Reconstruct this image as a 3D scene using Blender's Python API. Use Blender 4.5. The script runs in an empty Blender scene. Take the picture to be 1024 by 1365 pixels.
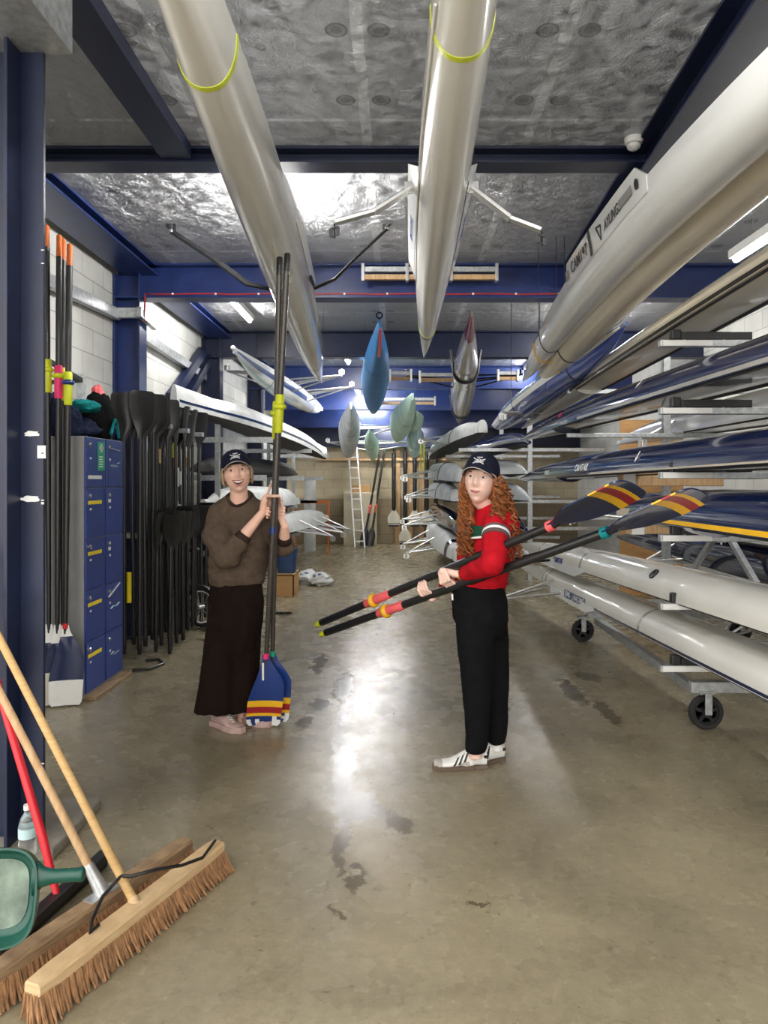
import bpy, bmesh, math, random
from mathutils import Vector, Matrix, noise
V = Vector
PI = math.pi
R = math.radians
random.seed(7)
S = bpy.context.scene
COL = S.collection
CX, CY, F, H = 530.0, 640.0, 946.0, 1.55       # calibration of the photograph: principal point, focal length in px, eye height


def W(px, py, Y):
    """the world point seen at a pixel of the photograph when it lies at distance Y"""
    return V(((px - CX) * Y / F, Y, H - (py - CY) * Y / F))


def sm(a, b, x):
    t = max(0.0, min(1.0, (x - a) / (b - a)))
    return t * t * (3 - 2 * t)


# ------------------------------------------------------------------ materials
def nt(name):
    m = bpy.data.materials.new(name)
    m.use_nodes = True
    n = m.node_tree.nodes
    return m, n, m.node_tree.links, n['Principled BSDF']


def mat(name, col, rough=0.5, metal=0.0, var=0.12, scale=8.0, bump=0.0, bscale=60.0, coat=0.0, spec=0.5, emit=None, estr=0.0, trans=0.0, stretch=(1, 1, 1)):
    m, n, l, b = nt(name)
    tc = n.new('ShaderNodeTexCoord')
    mp = n.new('ShaderNodeMapping')
    mp.inputs['Scale'].default_value = stretch
    l.new(tc.outputs['Object'], mp.inputs['Vector'])
    no = n.new('ShaderNodeTexNoise')
    no.inputs['Scale'].default_value = scale
    no.inputs['Detail'].default_value = 4
    l.new(mp.outputs[0], no.inputs['Vector'])
    ra = n.new('ShaderNodeValToRGB')
    c0 = [max(0, c * (1 - var)) for c in col]
    c1 = [min(1, c * (1 + var)) for c in col]
    ra.color_ramp.elements[0].position = 0.3
    ra.color_ramp.elements[1].position = 0.7
    ra.color_ramp.elements[0].color = (*c0, 1)
    ra.color_ramp.elements[1].color = (*c1, 1)
    l.new(no.outputs['Fac'], ra.inputs['Fac'])
    l.new(ra.outputs['Color'], b.inputs['Base Color'])
    b.inputs['Roughness'].default_value = rough
    b.inputs['Metallic'].default_value = metal
    b.inputs['Specular IOR Level'].default_value = spec
    if coat:
        b.inputs['Coat Weight'].default_value = coat
        b.inputs['Coat Roughness'].default_value = 0.05
    if trans:
        b.inputs['Transmission Weight'].default_value = trans
    if emit:
        b.inputs['Emission Color'].default_value = (*emit, 1)
        b.inputs['Emission Strength'].default_value = estr
    if bump:
        n2 = n.new('ShaderNodeTexNoise')
        n2.inputs['Scale'].default_value = bscale
        n2.inputs['Detail'].default_value = 6
        l.new(mp.outputs[0], n2.inputs['Vector'])
        bp = n.new('ShaderNodeBump')
        bp.inputs['Strength'].default_value = bump
        bp.inputs['Distance'].default_value = 0.01
        l.new(n2.outputs['Fac'], bp.inputs['Height'])
        l.new(bp.outputs[0], b.inputs['Normal'])
    return m


def blockwork(name, col, low, zsplit, axes):
    """painted concrete blocks; axes picks which object axes run along and up the wall"""
    m, n, l, b = nt(name)
    tc = n.new('ShaderNodeTexCoord')
    sp = n.new('ShaderNodeSeparateXYZ')
    l.new(tc.outputs['Object'], sp.inputs[0])
    cb = n.new('ShaderNodeCombineXYZ')
    l.new(sp.outputs[axes], cb.inputs[0])
    l.new(sp.outputs[2], cb.inputs[1])
    br = n.new('ShaderNodeTexBrick')
    br.inputs['Scale'].default_value = 1.0
    br.inputs['Brick Width'].default_value = 0.45
    br.inputs['Row Height'].default_value = 0.225
    br.inputs['Mortar Size'].default_value = 0.006
    br.inputs['Mortar Smooth'].default_value = 0.4
    br.inputs['Color1'].default_value = (*col, 1)
    br.inputs['Color2'].default_value = (*[c * 0.93 for c in col], 1)
    br.inputs['Mortar'].default_value = (*[c * 0.62 for c in col], 1)
    l.new(cb.outputs[0], br.inputs['Vector'])
    mx = n.new('ShaderNodeMix')
    mx.data_type = 'RGBA'
    mx.blend_type = 'MULTIPLY'
    gt = n.new('ShaderNodeMath')
    gt.operation = 'LESS_THAN'
    gt.inputs[1].default_value = zsplit
    l.new(sp.outputs[2], gt.inputs[0])
    l.new(gt.outputs[0], mx.inputs['Factor'])
    l.new(br.outputs['Color'], mx.inputs['A'])
    mx.inputs['B'].default_value = (*low, 1)
    no = n.new('ShaderNodeTexNoise')
    no.inputs['Scale'].default_value = 3
    no.inputs['Detail'].default_value = 6
    l.new(tc.outputs['Object'], no.inputs['Vector'])
    m2 = n.new('ShaderNodeMix')
    m2.data_type = 'RGBA'
    m2.blend_type = 'MULTIPLY'
    m2.inputs['Factor'].default_value = 0.35
    l.new(mx.outputs['Result'], m2.inputs['A'])
    l.new(no.outputs['Fac'], m2.inputs['B'])
    l.new(m2.outputs['Result'], b.inputs['Base Color'])
    b.inputs['Roughness'].default_value = 0.75
    bp = n.new('ShaderNodeBump')
    bp.inputs['Strength'].default_value = 0.5
    bp.inputs['Distance'].default_value = 0.01
    iv = n.new('ShaderNodeMath')
    iv.operation = 'SUBTRACT'
    iv.inputs[0].default_value = 1
    l.new(br.outputs['Fac'], iv.inputs[1])
    l.new(iv.outputs[0], bp.inputs['Height'])
    l.new(bp.outputs[0], b.inputs['Normal'])
    return m


def math_node(n, l, op, a, b=None, clamp=False):
    q = n.new('ShaderNodeMath')
    q.operation = op
    q.use_clamp = clamp
    for i, x in enumerate((a, b)):
        if x is None:
            continue
        if isinstance(x, (int, float)):
            q.inputs[i].default_value = x
        else:
            l.new(x, q.inputs[i])
    return q.outputs[0]


def foil_material():
    """foil faced insulation boards: crinkled silver, taped joints, round fixing washers"""
    m, n, l, b = nt('foil_insulation')
    tc = n.new('ShaderNodeTexCoord')
    sp = n.new('ShaderNodeSeparateXYZ')
    l.new(tc.outputs['Object'], sp.inputs[0])
    M = lambda op, a, c=None, cl=False: math_node(n, l, op, a, c, cl)
    x, y = sp.outputs[0], sp.outputs[1]
    # taped seams every 1.2 m across, 2.4 m along
    no = n.new('ShaderNodeTexNoise')
    no.inputs['Scale'].default_value = 5
    no.inputs['Detail'].default_value = 3
    l.new(tc.outputs['Object'], no.inputs['Vector'])
    wob = M('MULTIPLY', M('SUBTRACT', no.outputs['Fac'], 0.5), 0.03)
    dx = M('ABSOLUTE', M('SUBTRACT', M('FLOORED_MODULO', M('ADD', M('ADD', x, wob), 0.69), 1.0), 0.5))
    dy = M('ABSOLUTE', M('SUBTRACT', M('FLOORED_MODULO', M('ADD', M('ADD', y, wob), 1.8), 2.4), 1.2))
    seam = M('MULTIPLY', M('MAXIMUM', M('LESS_THAN', dx, 0.03), M('LESS_THAN', dy, 0.016)), M('GREATER_THAN', no.outputs['Fac'], 0.42))
    # washers on a grid
    wx = M('SUBTRACT', M('ABSOLUTE', M('SUBTRACT', M('FLOORED_MODULO', M('ADD', x, 0.69), 1.0), 0.5)), 0.10)
    wy = M('SUBTRACT', M('FLOORED_MODULO', M('ADD', y, 0.05), 0.62), 0.31)
    rr = M('SQRT', M('ADD', M('MULTIPLY', wx, wx), M('MULTIPLY', wy, wy)))
    disc = M('LESS_THAN', rr, 0.055)
    ring = M('MULTIPLY', M('LESS_THAN', M('ABSOLUTE', M('SUBTRACT', rr, 0.036)), 0.008), 1.0)
    # crinkles
    n1 = n.new('ShaderNodeTexNoise')
    n1.inputs['Scale'].default_value = 9
    n1.inputs['Detail'].default_value = 8
    n1.inputs['Roughness'].default_value = 0.7
    n1.inputs['Distortion'].default_value = 1.2
    l.new(tc.outputs['Object'], n1.inputs['Vector'])
    vo = n.new('ShaderNodeTexVoronoi')
    vo.feature = 'DISTANCE_TO_EDGE'
    vo.inputs['Scale'].default_value = 5
    l.new(n1.outputs['Color'], vo.inputs['Vector'])
    h = M('ADD', M('MULTIPLY', n1.outputs['Fac'], 0.7), M('MULTIPLY', vo.outputs['Distance'], 0.35))
    h = M('ADD', h, M('MULTIPLY', disc, 0.5))
    h = M('SUBTRACT', h, M('MULTIPLY', ring, 0.35))
    h = M('ADD', h, M('MULTIPLY', seam, 0.25))
    bp = n.new('ShaderNodeBump')
    bp.inputs['Strength'].default_value = 1.0
    bp.inputs['Distance'].default_value = 0.045
    l.new(h, bp.inputs['Height'])
    l.new(bp.outputs[0], b.inputs['Normal'])
    ra = n.new('ShaderNodeValToRGB')
    ra.color_ramp.elements[0].color = (0.34, 0.35, 0.37, 1)
    ra.color_ramp.elements[1].color = (0.60, 0.61, 0.63, 1)
    l.new(n1.outputs['Fac'], ra.inputs['Fac'])
    mx = n.new('ShaderNodeMix')
    mx.data_type = 'RGBA'
    l.new(M('MULTIPLY', M('ADD', M('MULTIPLY', seam, 0.7), M('MULTIPLY', ring, 0.5), True), 0.8), mx.inputs['Factor'])
    l.new(ra.outputs['Color'], mx.inputs['A'])
    mx.inputs['B'].default_value = (0.85, 0.86, 0.87, 1)
    m3 = n.new('ShaderNodeMix')
    m3.data_type = 'RGBA'
    m3.blend_type = 'MULTIPLY'
    l.new(M('MULTIPLY', disc, 0.75), m3.inputs['Factor'])
    l.new(mx.outputs['Result'], m3.inputs['A'])
    m3.inputs['B'].default_value = (0.35, 0.35, 0.35, 1)
    l.new(m3.outputs['Result'], b.inputs['Base Color'])
    b.inputs['Metallic'].default_value = 0.8
    b.inputs['Roughness'].default_value = 0.3
    return m


def floor_material():
    m, n, l, b = nt('sealed_concrete')
    tc = n.new('ShaderNodeTexCoord')
    sp = n.new('ShaderNodeSeparateXYZ')
    l.new(tc.outputs['Object'], sp.inputs[0])
    M = lambda op, a, c=None, cl=False: math_node(n, l, op, a, c, cl)

    def nz(scale, det=6, rough=0.6, dist=0.0):
        q = n.new('ShaderNodeTexNoise')
        q.inputs['Scale'].default_value = scale
        q.inputs['Detail'].default_value = det
        q.inputs['Roughness'].default_value = rough
        q.inputs['Distortion'].default_value = dist
        l.new(tc.outputs['Object'], q.inputs['Vector'])
        return q
    big, mid, fine = nz(1.1, 10, 0.68, 0.6), nz(6, 4, 0.5), nz(60, 6, 0.75)
    grain = nz(24, 8, 0.72)
    ra = n.new('ShaderNodeValToRGB')
    e = ra.color_ramp.elements
    e[0].position, e[1].position = 0.30, 0.72
    e[0].color = (0.14, 0.118, 0.076, 1)
    e[1].color = (0.40, 0.345, 0.225, 1)
    mixf = M('ADD', M('MULTIPLY', big.outputs['Fac'], 0.66), M('MULTIPLY', grain.outputs['Fac'], 0.34))
    l.new(mixf, ra.inputs['Fac'])
    # damp marks: noise-edged stains where the photograph has them (x, y, half sizes)
    stains = [(-0.40, 5.35, 0.07, 0.40), (-0.36, 4.6, 0.035, 0.6), (-0.29, 3.85, 0.055, 0.40), (-0.20, 3.40, 0.10, 0.16), (-0.24, 3.0, 0.03, 0.25), (-0.55, 4.9, 0.07, 0.12),
              (-0.60, 4.55, 0.05, 0.08), (1.28, 5.2, 0.07, 0.3), (1.40, 4.75, 0.05, 0.3), (1.5, 5.6, 0.08, 0.12), (0.02, 3.2, 0.06, 0.07),
              (-0.1, 3.3, 0.1, 0.04), (-0.16, 2.75, 0.03, 0.1), (-0.22, 2.56, 0.03, 0.03), (-0.66, 6.0, 0.05, 0.3), (0.30, 2.6, 0.05, 0.02),
              (-1.9, 7.4, 0.25, 0.12), (-1.75, 6.9, 0.2, 0.06)]
    wx = M('MULTIPLY', M('SUBTRACT', nz(9, 5, 0.7).outputs['Fac'], 0.5), 0.22)
    wy = M('MULTIPLY', M('SUBTRACT', nz(7.3, 5, 0.7).outputs['Fac'], 0.5), 0.5)
    acc = None
    for sx, sy, hx, hy in stains:
        ex = M('DIVIDE', M('SUBTRACT', M('ADD', sp.outputs[0], wx), sx), hx)
        ey = M('DIVIDE', M('SUBTRACT', M('ADD', sp.outputs[1], wy), sy), hy)
        d = M('SQRT', M('ADD', M('MULTIPLY', ex, ex), M('MULTIPLY', ey, ey)))
        k = M('MULTIPLY', M('SUBTRACT', 1.15, d), 4.0, True)
        acc = k if acc is None else M('MAXIMUM', acc, k)
    speck = M('MULTIPLY', M('GREATER_THAN', nz(16, 2, 0.5).outputs['Fac'], 0.72), M('GREATER_THAN', nz(2.2, 2).outputs['Fac'], 0.46))
    wet = M('MAXIMUM', acc, M('MULTIPLY', speck, 0.7))
    mx = n.new('ShaderNodeMix')
    mx.data_type = 'RGBA'
    mx.blend_type = 'MULTIPLY'
    l.new(M('MULTIPLY', wet, 0.85), mx.inputs['Factor'])
    l.new(ra.outputs['Color'], mx.inputs['A'])
    mx.inputs['B'].default_value = (0.34, 0.31, 0.28, 1)
    # scuffs: fine mottling
    m2 = n.new('ShaderNodeMix')
    m2.data_type = 'RGBA'
    m2.blend_type = 'OVERLAY'
    m2.inputs['Factor'].default_value = 0.28
    l.new(mx.outputs['Result'], m2.inputs['A'])
    l.new(fine.outputs['Fac'], m2.inputs['B'])
    l.new(m2.outputs['Result'], b.inputs['Base Color'])
    rg = M('ADD', M('MULTIPLY', mid.outputs['Fac'], 0.26), 0.14)
    rg = M('SUBTRACT', rg, M('MULTIPLY', wet, 0.10), True)
    l.new(rg, b.inputs['Roughness'])
    b.inputs['Specular IOR Level'].default_value = 0.6
    bp = n.new('ShaderNodeBump')
    bp.inputs['Strength'].default_value = 0.22
    bp.inputs['Distance'].default_value = 0.008
    l.new(M('ADD', M('MULTIPLY', mid.outputs['Fac'], 0.15), M('MULTIPLY', fine.outputs['Fac'], 0.45)), bp.inputs['Height'])
    l.new(bp.outputs[0], b.inputs['Normal'])
    return m


def wood(name, a, bcol, scale=14, stretch=(1, 1, 12), rough=0.6, bump=0.15):
    m = mat(name, a, rough, 0, 0.25, scale, bump, 30, stretch=stretch)
    ra = [q for q in m.node_tree.nodes if q.type == 'VALTORGB'][0]
    ra.color_ramp.elements[0].color = (*a, 1)
    ra.color_ramp.elements[1].color = (*bcol, 1)
    return m


MT = {}
MT['navy_steel'] = mat('navy_steel_paint', (0.008, 0.014, 0.044), 0.4, 0, 0.2, 5, 0.05, 40)
MT['blue_steel'] = mat('blue_steel_paint', (0.012, 0.028, 0.125), 0.35, 0, 0.2, 5, 0.05, 40)
MT['galv'] = mat('galvanised_steel', (0.50, 0.52, 0.53), 0.42, 0.7, 0.22, 30)
MT['alu'] = mat('aluminium', (0.70, 0.70, 0.69), 0.3, 0.85, 0.1, 20)
MT['chrome'] = mat('chrome', (0.8, 0.8, 0.82), 0.12, 1.0, 0.05)
MT['white_hull'] = mat('white_gelcoat', (0.70, 0.69, 0.64), 0.22, 0, 0.06, 2.0, coat=0.6)
MT['cool_hull'] = mat('cool_white_gelcoat', (0.74, 0.76, 0.76), 0.2, 0, 0.06, 2.0, coat=0.6)
MT['cream_hull'] = mat('cream_gelcoat', (0.62, 0.57, 0.46), 0.25, 0, 0.08, 2.0, coat=0.5)
MT['tan_hull'] = mat('tan_gelcoat', (0.50, 0.44, 0.34), 0.28, 0, 0.08, 2.0, coat=0.5)
MT['navy_hull'] = mat('navy_gelcoat', (0.006, 0.013, 0.058), 0.16, 0, 0.15, 2, coat=0.8)
MT['blue_hull'] = mat('royal_blue_gelcoat', (0.02, 0.06, 0.30), 0.18, 0, 0.15, 2, coat=0.8)
MT['silver_hull'] = mat('silver_grey_hull', (0.42, 0.40, 0.37), 0.25, 0.3, 0.1, 3, coat=0.5)
MT['maroon_hull'] = mat('maroon_gelcoat', (0.14, 0.012, 0.02), 0.25, 0, 0.1, coat=0.5)
MT['grey_cover'] = mat('grey_boat_cover', (0.58, 0.61, 0.63), 0.6, 0, 0.18, 6, 0.5, 14)
MT['white_cover'] = mat('white_boat_cover', (0.66, 0.67, 0.66), 0.55, 0, 0.12, 6, 0.4, 14)
MT['mint_cover'] = mat('mint_boat_cover', (0.58, 0.80, 0.66), 0.5, 0, 0.12, 6, 0.4, 14)
MT['paleblue_cover'] = mat('pale_blue_boat_cover', (0.55, 0.76, 0.80), 0.5, 0, 0.12, 6, 0.4, 14)
MT['blue_cover'] = mat('bright_blue_boat_cover', (0.012, 0.16, 0.42), 0.5, 0, 0.18, 6, 0.5, 14)
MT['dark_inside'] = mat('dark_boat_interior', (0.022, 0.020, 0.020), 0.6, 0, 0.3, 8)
MT['black'] = mat('black_plastic', (0.012, 0.012, 0.013), 0.4, 0, 0.2)
MT['carbon'] = mat('carbon_fibre', (0.011, 0.011, 0.012), 0.35, 0, 0.3, 90, coat=0.15)
MT['brown_carbon'] = mat('worn_carbon_shaft', (0.045, 0.038, 0.032), 0.35, 0, 0.3, 50, coat=0.3)
MT['black_alu'] = mat('black_anodised', (0.02, 0.02, 0.022), 0.22, 0.6, 0.1)
MT['rubber'] = mat('rubber', (0.018, 0.018, 0.018), 0.8, 0, 0.2, bump=0.2)
MT['lime'] = mat('lime_plastic', (0.62, 0.68, 0.02), 0.45, 0, 0.1)
MT['lime_tape'] = mat('lime_tape', (0.60, 0.68, 0.06), 0.4, 0, 0.08)
MT['pink'] = mat('pink_plastic', (0.80, 0.03, 0.16), 0.45, 0, 0.1)
MT['coral'] = mat('coral_plastic', (0.80, 0.12, 0.13), 0.45, 0, 0.1)
MT['yellow'] = mat('yellow_paint', (0.82, 0.46, 0.015), 0.4, 0, 0.08)
MT['red_paint'] = mat('crimson_paint', (0.32, 0.012, 0.022), 0.4, 0, 0.1)
MT['red'] = mat('red_plastic', (0.62, 0.012, 0.025), 0.4, 0, 0.08)
MT['orange'] = mat('orange_grip', (0.62, 0.15, 0.03), 0.6, 0, 0.12)
MT['blade_blue'] = mat('blade_blue_paint', (0.008, 0.035, 0.19), 0.3, 0, 0.15, coat=0.4)
MT['blade_navy'] = mat('blade_navy_paint', (0.010, 0.020, 0.075), 0.25, 0, 0.15, coat=0.5)
MT['white'] = mat('white_paint', (0.80, 0.80, 0.78), 0.45, 0, 0.05)
MT['blade_white'] = mat('cream_blade_paint', (0.72, 0.68, 0.56), 0.5, 0, 0.06)
MT['lock_blue'] = mat('locker_blue', (0.012, 0.040, 0.22), 0.35, 0, 0.1)
MT['lock_grey'] = mat('locker_grey', (0.24, 0.24, 0.245), 0.45, 0, 0.08)
MT['label_yellow'] = mat('yellow_sticker', (0.85, 0.66, 0.01), 0.5, 0, 0.04)
MT['green_sign'] = mat('green_sign', (0.01, 0.33, 0.16), 0.45, 0, 0.05)
MT['teal'] = mat('teal_cloth', (0.01, 0.20, 0.21), 0.8, 0, 0.2, bump=0.3, spec=0.12)
MT['navy_cloth'] = mat('navy_cloth', (0.018, 0.025, 0.060), 0.85, 0, 0.25, bump=0.4, spec=0.12)
MT['red_cloth'] = mat('red_sports_cloth', (0.42, 0.006, 0.014), 0.75, 0, 0.12, 20, 0.25, 120, spec=0.12)
MT['grey_band'] = mat('grey_band_cloth', (0.12, 0.08, 0.085), 0.8, 0, 0.1, spec=0.12)
MT['white_cloth'] = mat('white_cloth', (0.80, 0.79, 0.78), 0.8, 0, 0.05, spec=0.12)
MT['green_cloth'] = mat('dark_green_cloth', (0.012, 0.06, 0.035), 0.8, 0, 0.1, spec=0.12)
MT['black_cloth'] = mat('black_cloth', (0.005, 0.005, 0.006), 0.9, 0, 0.2, 20, 0.3, 90, spec=0.12)
MT['brown_knit'] = mat('taupe_brown_knit', (0.104, 0.074, 0.054), 0.9, 0, 0.16, 30, 0.4, 160, spec=0.12)
MT['brown_rib'] = mat('dark_brown_rib', (0.040, 0.023, 0.020), 0.9, 0, 0.15, 30, 0.3, 160, spec=0.12)
MT['brown_trousers'] = mat('dark_brown_trousers', (0.012, 0.0065, 0.005), 0.9, 0, 0.2, 20, 0.2, 100, spec=0.12)
MT['skin_a'] = mat('skin_rosy', (0.86, 0.53, 0.41), 0.5, 0, 0.06, 12)
MT['skin_b'] = mat('skin_fair', (0.82, 0.55, 0.46), 0.5, 0, 0.05, 12)
MT['lip'] = mat('lip', (0.42, 0.14, 0.13), 0.45, 0, 0.05)
MT['mouth'] = mat('mouth_dark', (0.10, 0.02, 0.02), 0.6)
MT['tooth'] = mat('tooth', (0.82, 0.80, 0.74), 0.3)
MT['eye_white'] = mat('eye_white', (0.72, 0.70, 0.68), 0.25)
MT['iris'] = mat('iris', (0.05, 0.05, 0.06), 0.2)
MT['brow'] = mat('eyebrow_hair', (0.20, 0.10, 0.05), 0.8)
MT['ginger'] = mat('ginger_hair', (0.24, 0.075, 0.018), 0.5, 0, 0.6, 30)
MT['blonde'] = mat('ash_blonde_hair', (0.36, 0.26, 0.16), 0.6, 0, 0.3, 40)
MT['cap_navy'] = mat('navy_cap_cloth', (0.010, 0.012, 0.026), 0.8, 0, 0.2, 30, 0.2, 150, spec=0.12)
MT['silver_thread'] = mat('silver_thread', (0.62, 0.62, 0.64), 0.6)
MT['shoe_pink'] = mat('dusty_pink_mesh', (0.52, 0.36, 0.33), 0.75, 0, 0.12, 30, 0.3, 90)
MT['shoe_white'] = mat('white_leather', (0.78, 0.77, 0.74), 0.45, 0, 0.04)
MT['gum'] = mat('gum_sole', (0.12, 0.085, 0.06), 0.7)
MT['suede'] = mat('grey_suede', (0.42, 0.38, 0.35), 0.9)
MT['gold'] = mat('gold', (0.75, 0.55, 0.25), 0.25, 0.9)
MT['wood_pale'] = wood('pale_broom_wood', (0.56, 0.38, 0.20), (0.72, 0.52, 0.30))
MT['wood_old'] = wood('weathered_wood', (0.20, 0.125, 0.07), (0.40, 0.27, 0.15), rough=0.75)
MT['wood_handle'] = wood('pine_handle', (0.50, 0.30, 0.11), (0.62, 0.41, 0.18))
MT['ply'] = wood('plywood', (0.46, 0.24, 0.08), (0.60, 0.35, 0.15), 5)
MT['timber'] = wood('timber', (0.44, 0.27, 0.13), (0.60, 0.40, 0.22), 9, (8, 1, 1))
MT['bristle'] = mat('brown_bristle', (0.30, 0.155, 0.07), 0.85, 0, 0.4, 60, 0.6, 120, stretch=(1, 1, 0.2))
MT['dustpan'] = mat('dark_green_plastic', (0.006, 0.070, 0.050), 0.3, 0, 0.12)
MT['dust'] = mat('dusty_residue', (0.17, 0.22, 0.18), 0.9, 0, 0.5, 14)
MT['cream_cabinet'] = mat('cream_cabinet', (0.62, 0.55, 0.40), 0.55, 0, 0.05)
MT['clear'] = mat('clear_plastic', (0.85, 0.88, 0.90), 0.08, 0, 0.02, trans=0.92)
MT['slab'] = mat('concrete_slab', (0.27, 0.25, 0.21), 0.8, 0, 0.2, 10, 0.3)
MT['red_cable'] = mat('red_cable', (0.36, 0.02, 0.03), 0.5)
MT['tube_light'] = mat('light_tube', (0.9, 0.9, 0.9), 0.5, 0, 0.0, emit=(1.0, 0.98, 0.95), estr=60)
MT['blue_bag'] = mat('blue_bag_plastic', (0.02, 0.055, 0.16), 0.5, 0, 0.2, 10, 0.4, 14)
MT['foil'] = foil_material()
MT['concrete'] = floor_material()
MT['block_white'] = blockwork('white_blockwork', (0.74, 0.74, 0.70), (0.95, 0.95, 0.95), 0.9, 1)
MT['block_cream'] = blockwork('cream_blockwork', (0.62, 0.53, 0.36), (0.52, 0.48, 0.44), 1.1, 0)


# ------------------------------------------------------------------ mesh builder
class MB:
    def __init__(s):
        s.v, s.f, s.m = [], [], []

    def add(s, vs, fs, mi=0):
        b = len(s.v)
        s.v += [V(p) for p in vs]
        s.f += [tuple(b + i for i in f) for f in fs]
        s.m += [mi] * len(fs)
        return s

    def box(s, lo, hi, mi=0, M=None):
        x0, y0, z0 = lo
        x1, y1, z1 = hi
        vs = [V(p) for p in ((x0, y0, z0), (x1, y0, z0), (x1, y1, z0), (x0, y1, z0), (x0, y0, z1), (x1, y0, z1), (x1, y1, z1), (x0, y1, z1))]
        if M:
            vs = [M @ p for p in vs]
        return s.add(vs, [(0, 3, 2, 1), (4, 5, 6, 7), (0, 1, 5, 4), (1, 2, 6, 5), (2, 3, 7, 6), (3, 0, 4, 7)], mi)

    def bar(s, a, b, w, h, up=V((0, 0, 1)), mi=0):
        a, b = V(a), V(b)
        d = (b - a).normalized()
        sd = d.cross(up)
        if sd.length < 1e-4:
            sd = d.cross(V((1, 0, 0)))
        sd.normalize()
        u = sd.cross(d)
        vs = [p + sd * x * w / 2 + u * z * h / 2 for p in (a, b) for x, z in ((-1, -1), (1, -1), (1, 1), (-1, 1))]
        return s.add(vs, [(0, 1, 2, 3), (7, 6, 5, 4), (0, 4, 5, 1), (1, 5, 6, 2), (2, 6, 7, 3), (3, 7, 4, 0)], mi)

    def rings(s, rs, caps=True, mi=0, closed=True):
        k = len(rs[0])
        vs = [p for r in rs for p in r]
        fs = []
        for i in range(len(rs) - 1):
            for j in range(k if closed else k - 1):
                a, b = i * k + j, i * k + (j + 1) % k
                fs.append((a, b, b + k, a + k))
        if caps and closed:
            fs.append(tuple(range(k))[::-1])
            fs.append(tuple(len(vs) - k + i for i in range(k)))
        return s.add(vs, fs, mi)

    def tube(s, pts, r, n=10, mi=0, caps=True, flat=1.0, up=None):
        pts = [V(p) for p in pts]
        rr = r if isinstance(r, (list, tuple)) else [r] * len(pts)
        rs = []
        pv = None
        for i, p in enumerate(pts):
            a = pts[max(0, i - 1)]
            b = pts[min(len(pts) - 1, i + 1)]
            t = (b - a).normalized()
            if pv is None:
                q = V(up) if up is not None else (V((0, 0, 1)) if abs(t.z) < 0.9 else V((1, 0, 0)))
                pv = (q - t * q.dot(t)).normalized()
            else:
                pv = (pv - t * pv.dot(t)).normalized()
            w = t.cross(pv)
            rs.append([p + (pv * math.cos(2 * PI * j / n) * rr[i] * flat + w * math.sin(2 * PI * j / n) * rr[i]) for j in range(n)])
        return s.rings(rs, caps, mi)

    def ball(s, c, r, n=12, mi=0, M=None):
        c = V(c)
        rx, ry, rz = r if isinstance(r, (tuple, list)) else (r, r, r)
        rs = []
        for i in range(1, n):
            th = PI * i / n
            rs.append([V((rx * math.sin(th) * math.cos(2 * PI * j / (n * 2)), ry * math.sin(th) * math.sin(2 * PI * j / (n * 2)), -rz * math.cos(th))) for j in range(n * 2)])
        if M:
            rs = [[M @ p for p in q] for q in rs]
        rs = [[p + c for p in q] for q in rs]
        return s.rings(rs, True, mi)

    def lathe(s, prof, M, n=20, mi=0):
        rs = [[M @ V((r * math.cos(2 * PI * j / n), r * math.sin(2 * PI * j / n), z)) for j in range(n)] for r, z in prof]
        return s.rings(rs, True, mi)

    def torus(s, c, ax, r, t, n=28, k=8, mi=0, flat=1.0):
        c, ax = V(c), V(ax).normalized()
        u = ax.orthogonal().normalized()
        w = ax.cross(u)
        rs = []
        for i in range(n + 1):
            a = 2 * PI * i / n
            d = u * math.cos(a) + w * math.sin(a)
            rs.append([c + d * (r + t * math.cos(2 * PI * j / k)) + ax * t * flat * math.sin(2 * PI * j / k) for j in range(k)])
        return s.rings(rs, False, mi)

    def prism(s, poly, M, th, mi=0):
        k = len(poly)
        vs = [M @ V((x, y, z)) for z in (0, th) for x, y in poly]
        fs = [tuple(range(k))[::-1], tuple(range(k, 2 * k))] + [(j, (j + 1) % k, k + (j + 1) % k, k + j) for j in range(k)]
        return s.add(vs, fs, mi)

    def chain(s, pts, rr, n=14):
        """closed capsule chain for a body that is fused afterwards"""
        pts = [V(p) for p in pts]
        for i in range(len(pts) - 1):
            a, b = pts[i], pts[i + 1]
            if (b - a).length > 1e-5:
                s.tube([a, b], [rr[i], rr[i + 1]], n)
        for p, r in zip(pts, rr):
            s.ball(p, r, 7)
        return s

    def mesh(s, name, origin=V((0, 0, 0))):
        me = bpy.data.meshes.new(name)
        me.from_pydata([tuple(p - origin) for p in s.v], [], s.f)
        me.polygons.foreach_set('material_index', s.m)
        bm = bmesh.new()
        bm.from_mesh(me)
        bmesh.ops.recalc_face_normals(bm, faces=bm.faces)
        bm.to_mesh(me)
        bm.free()
        return me

    def build(s, name, mats, parent=None, smooth=38, bevel=0.0, origin=None):
        if origin is None:
            if parent is not None:
                origin = root_loc(parent)
            else:
                xs = [p.x for p in s.v]
                ys = [p.y for p in s.v]
                origin = V(((min(xs) + max(xs)) / 2, (min(ys) + max(ys)) / 2, min(p.z for p in s.v)))
        me = s.mesh(name, origin)
        return link_mesh(name, me, mats, parent, smooth, bevel, origin)


def root_loc(o):
    p = V(o.location)
    while o.parent:
        o = o.parent
        p += V(o.location)
    return p


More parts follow.
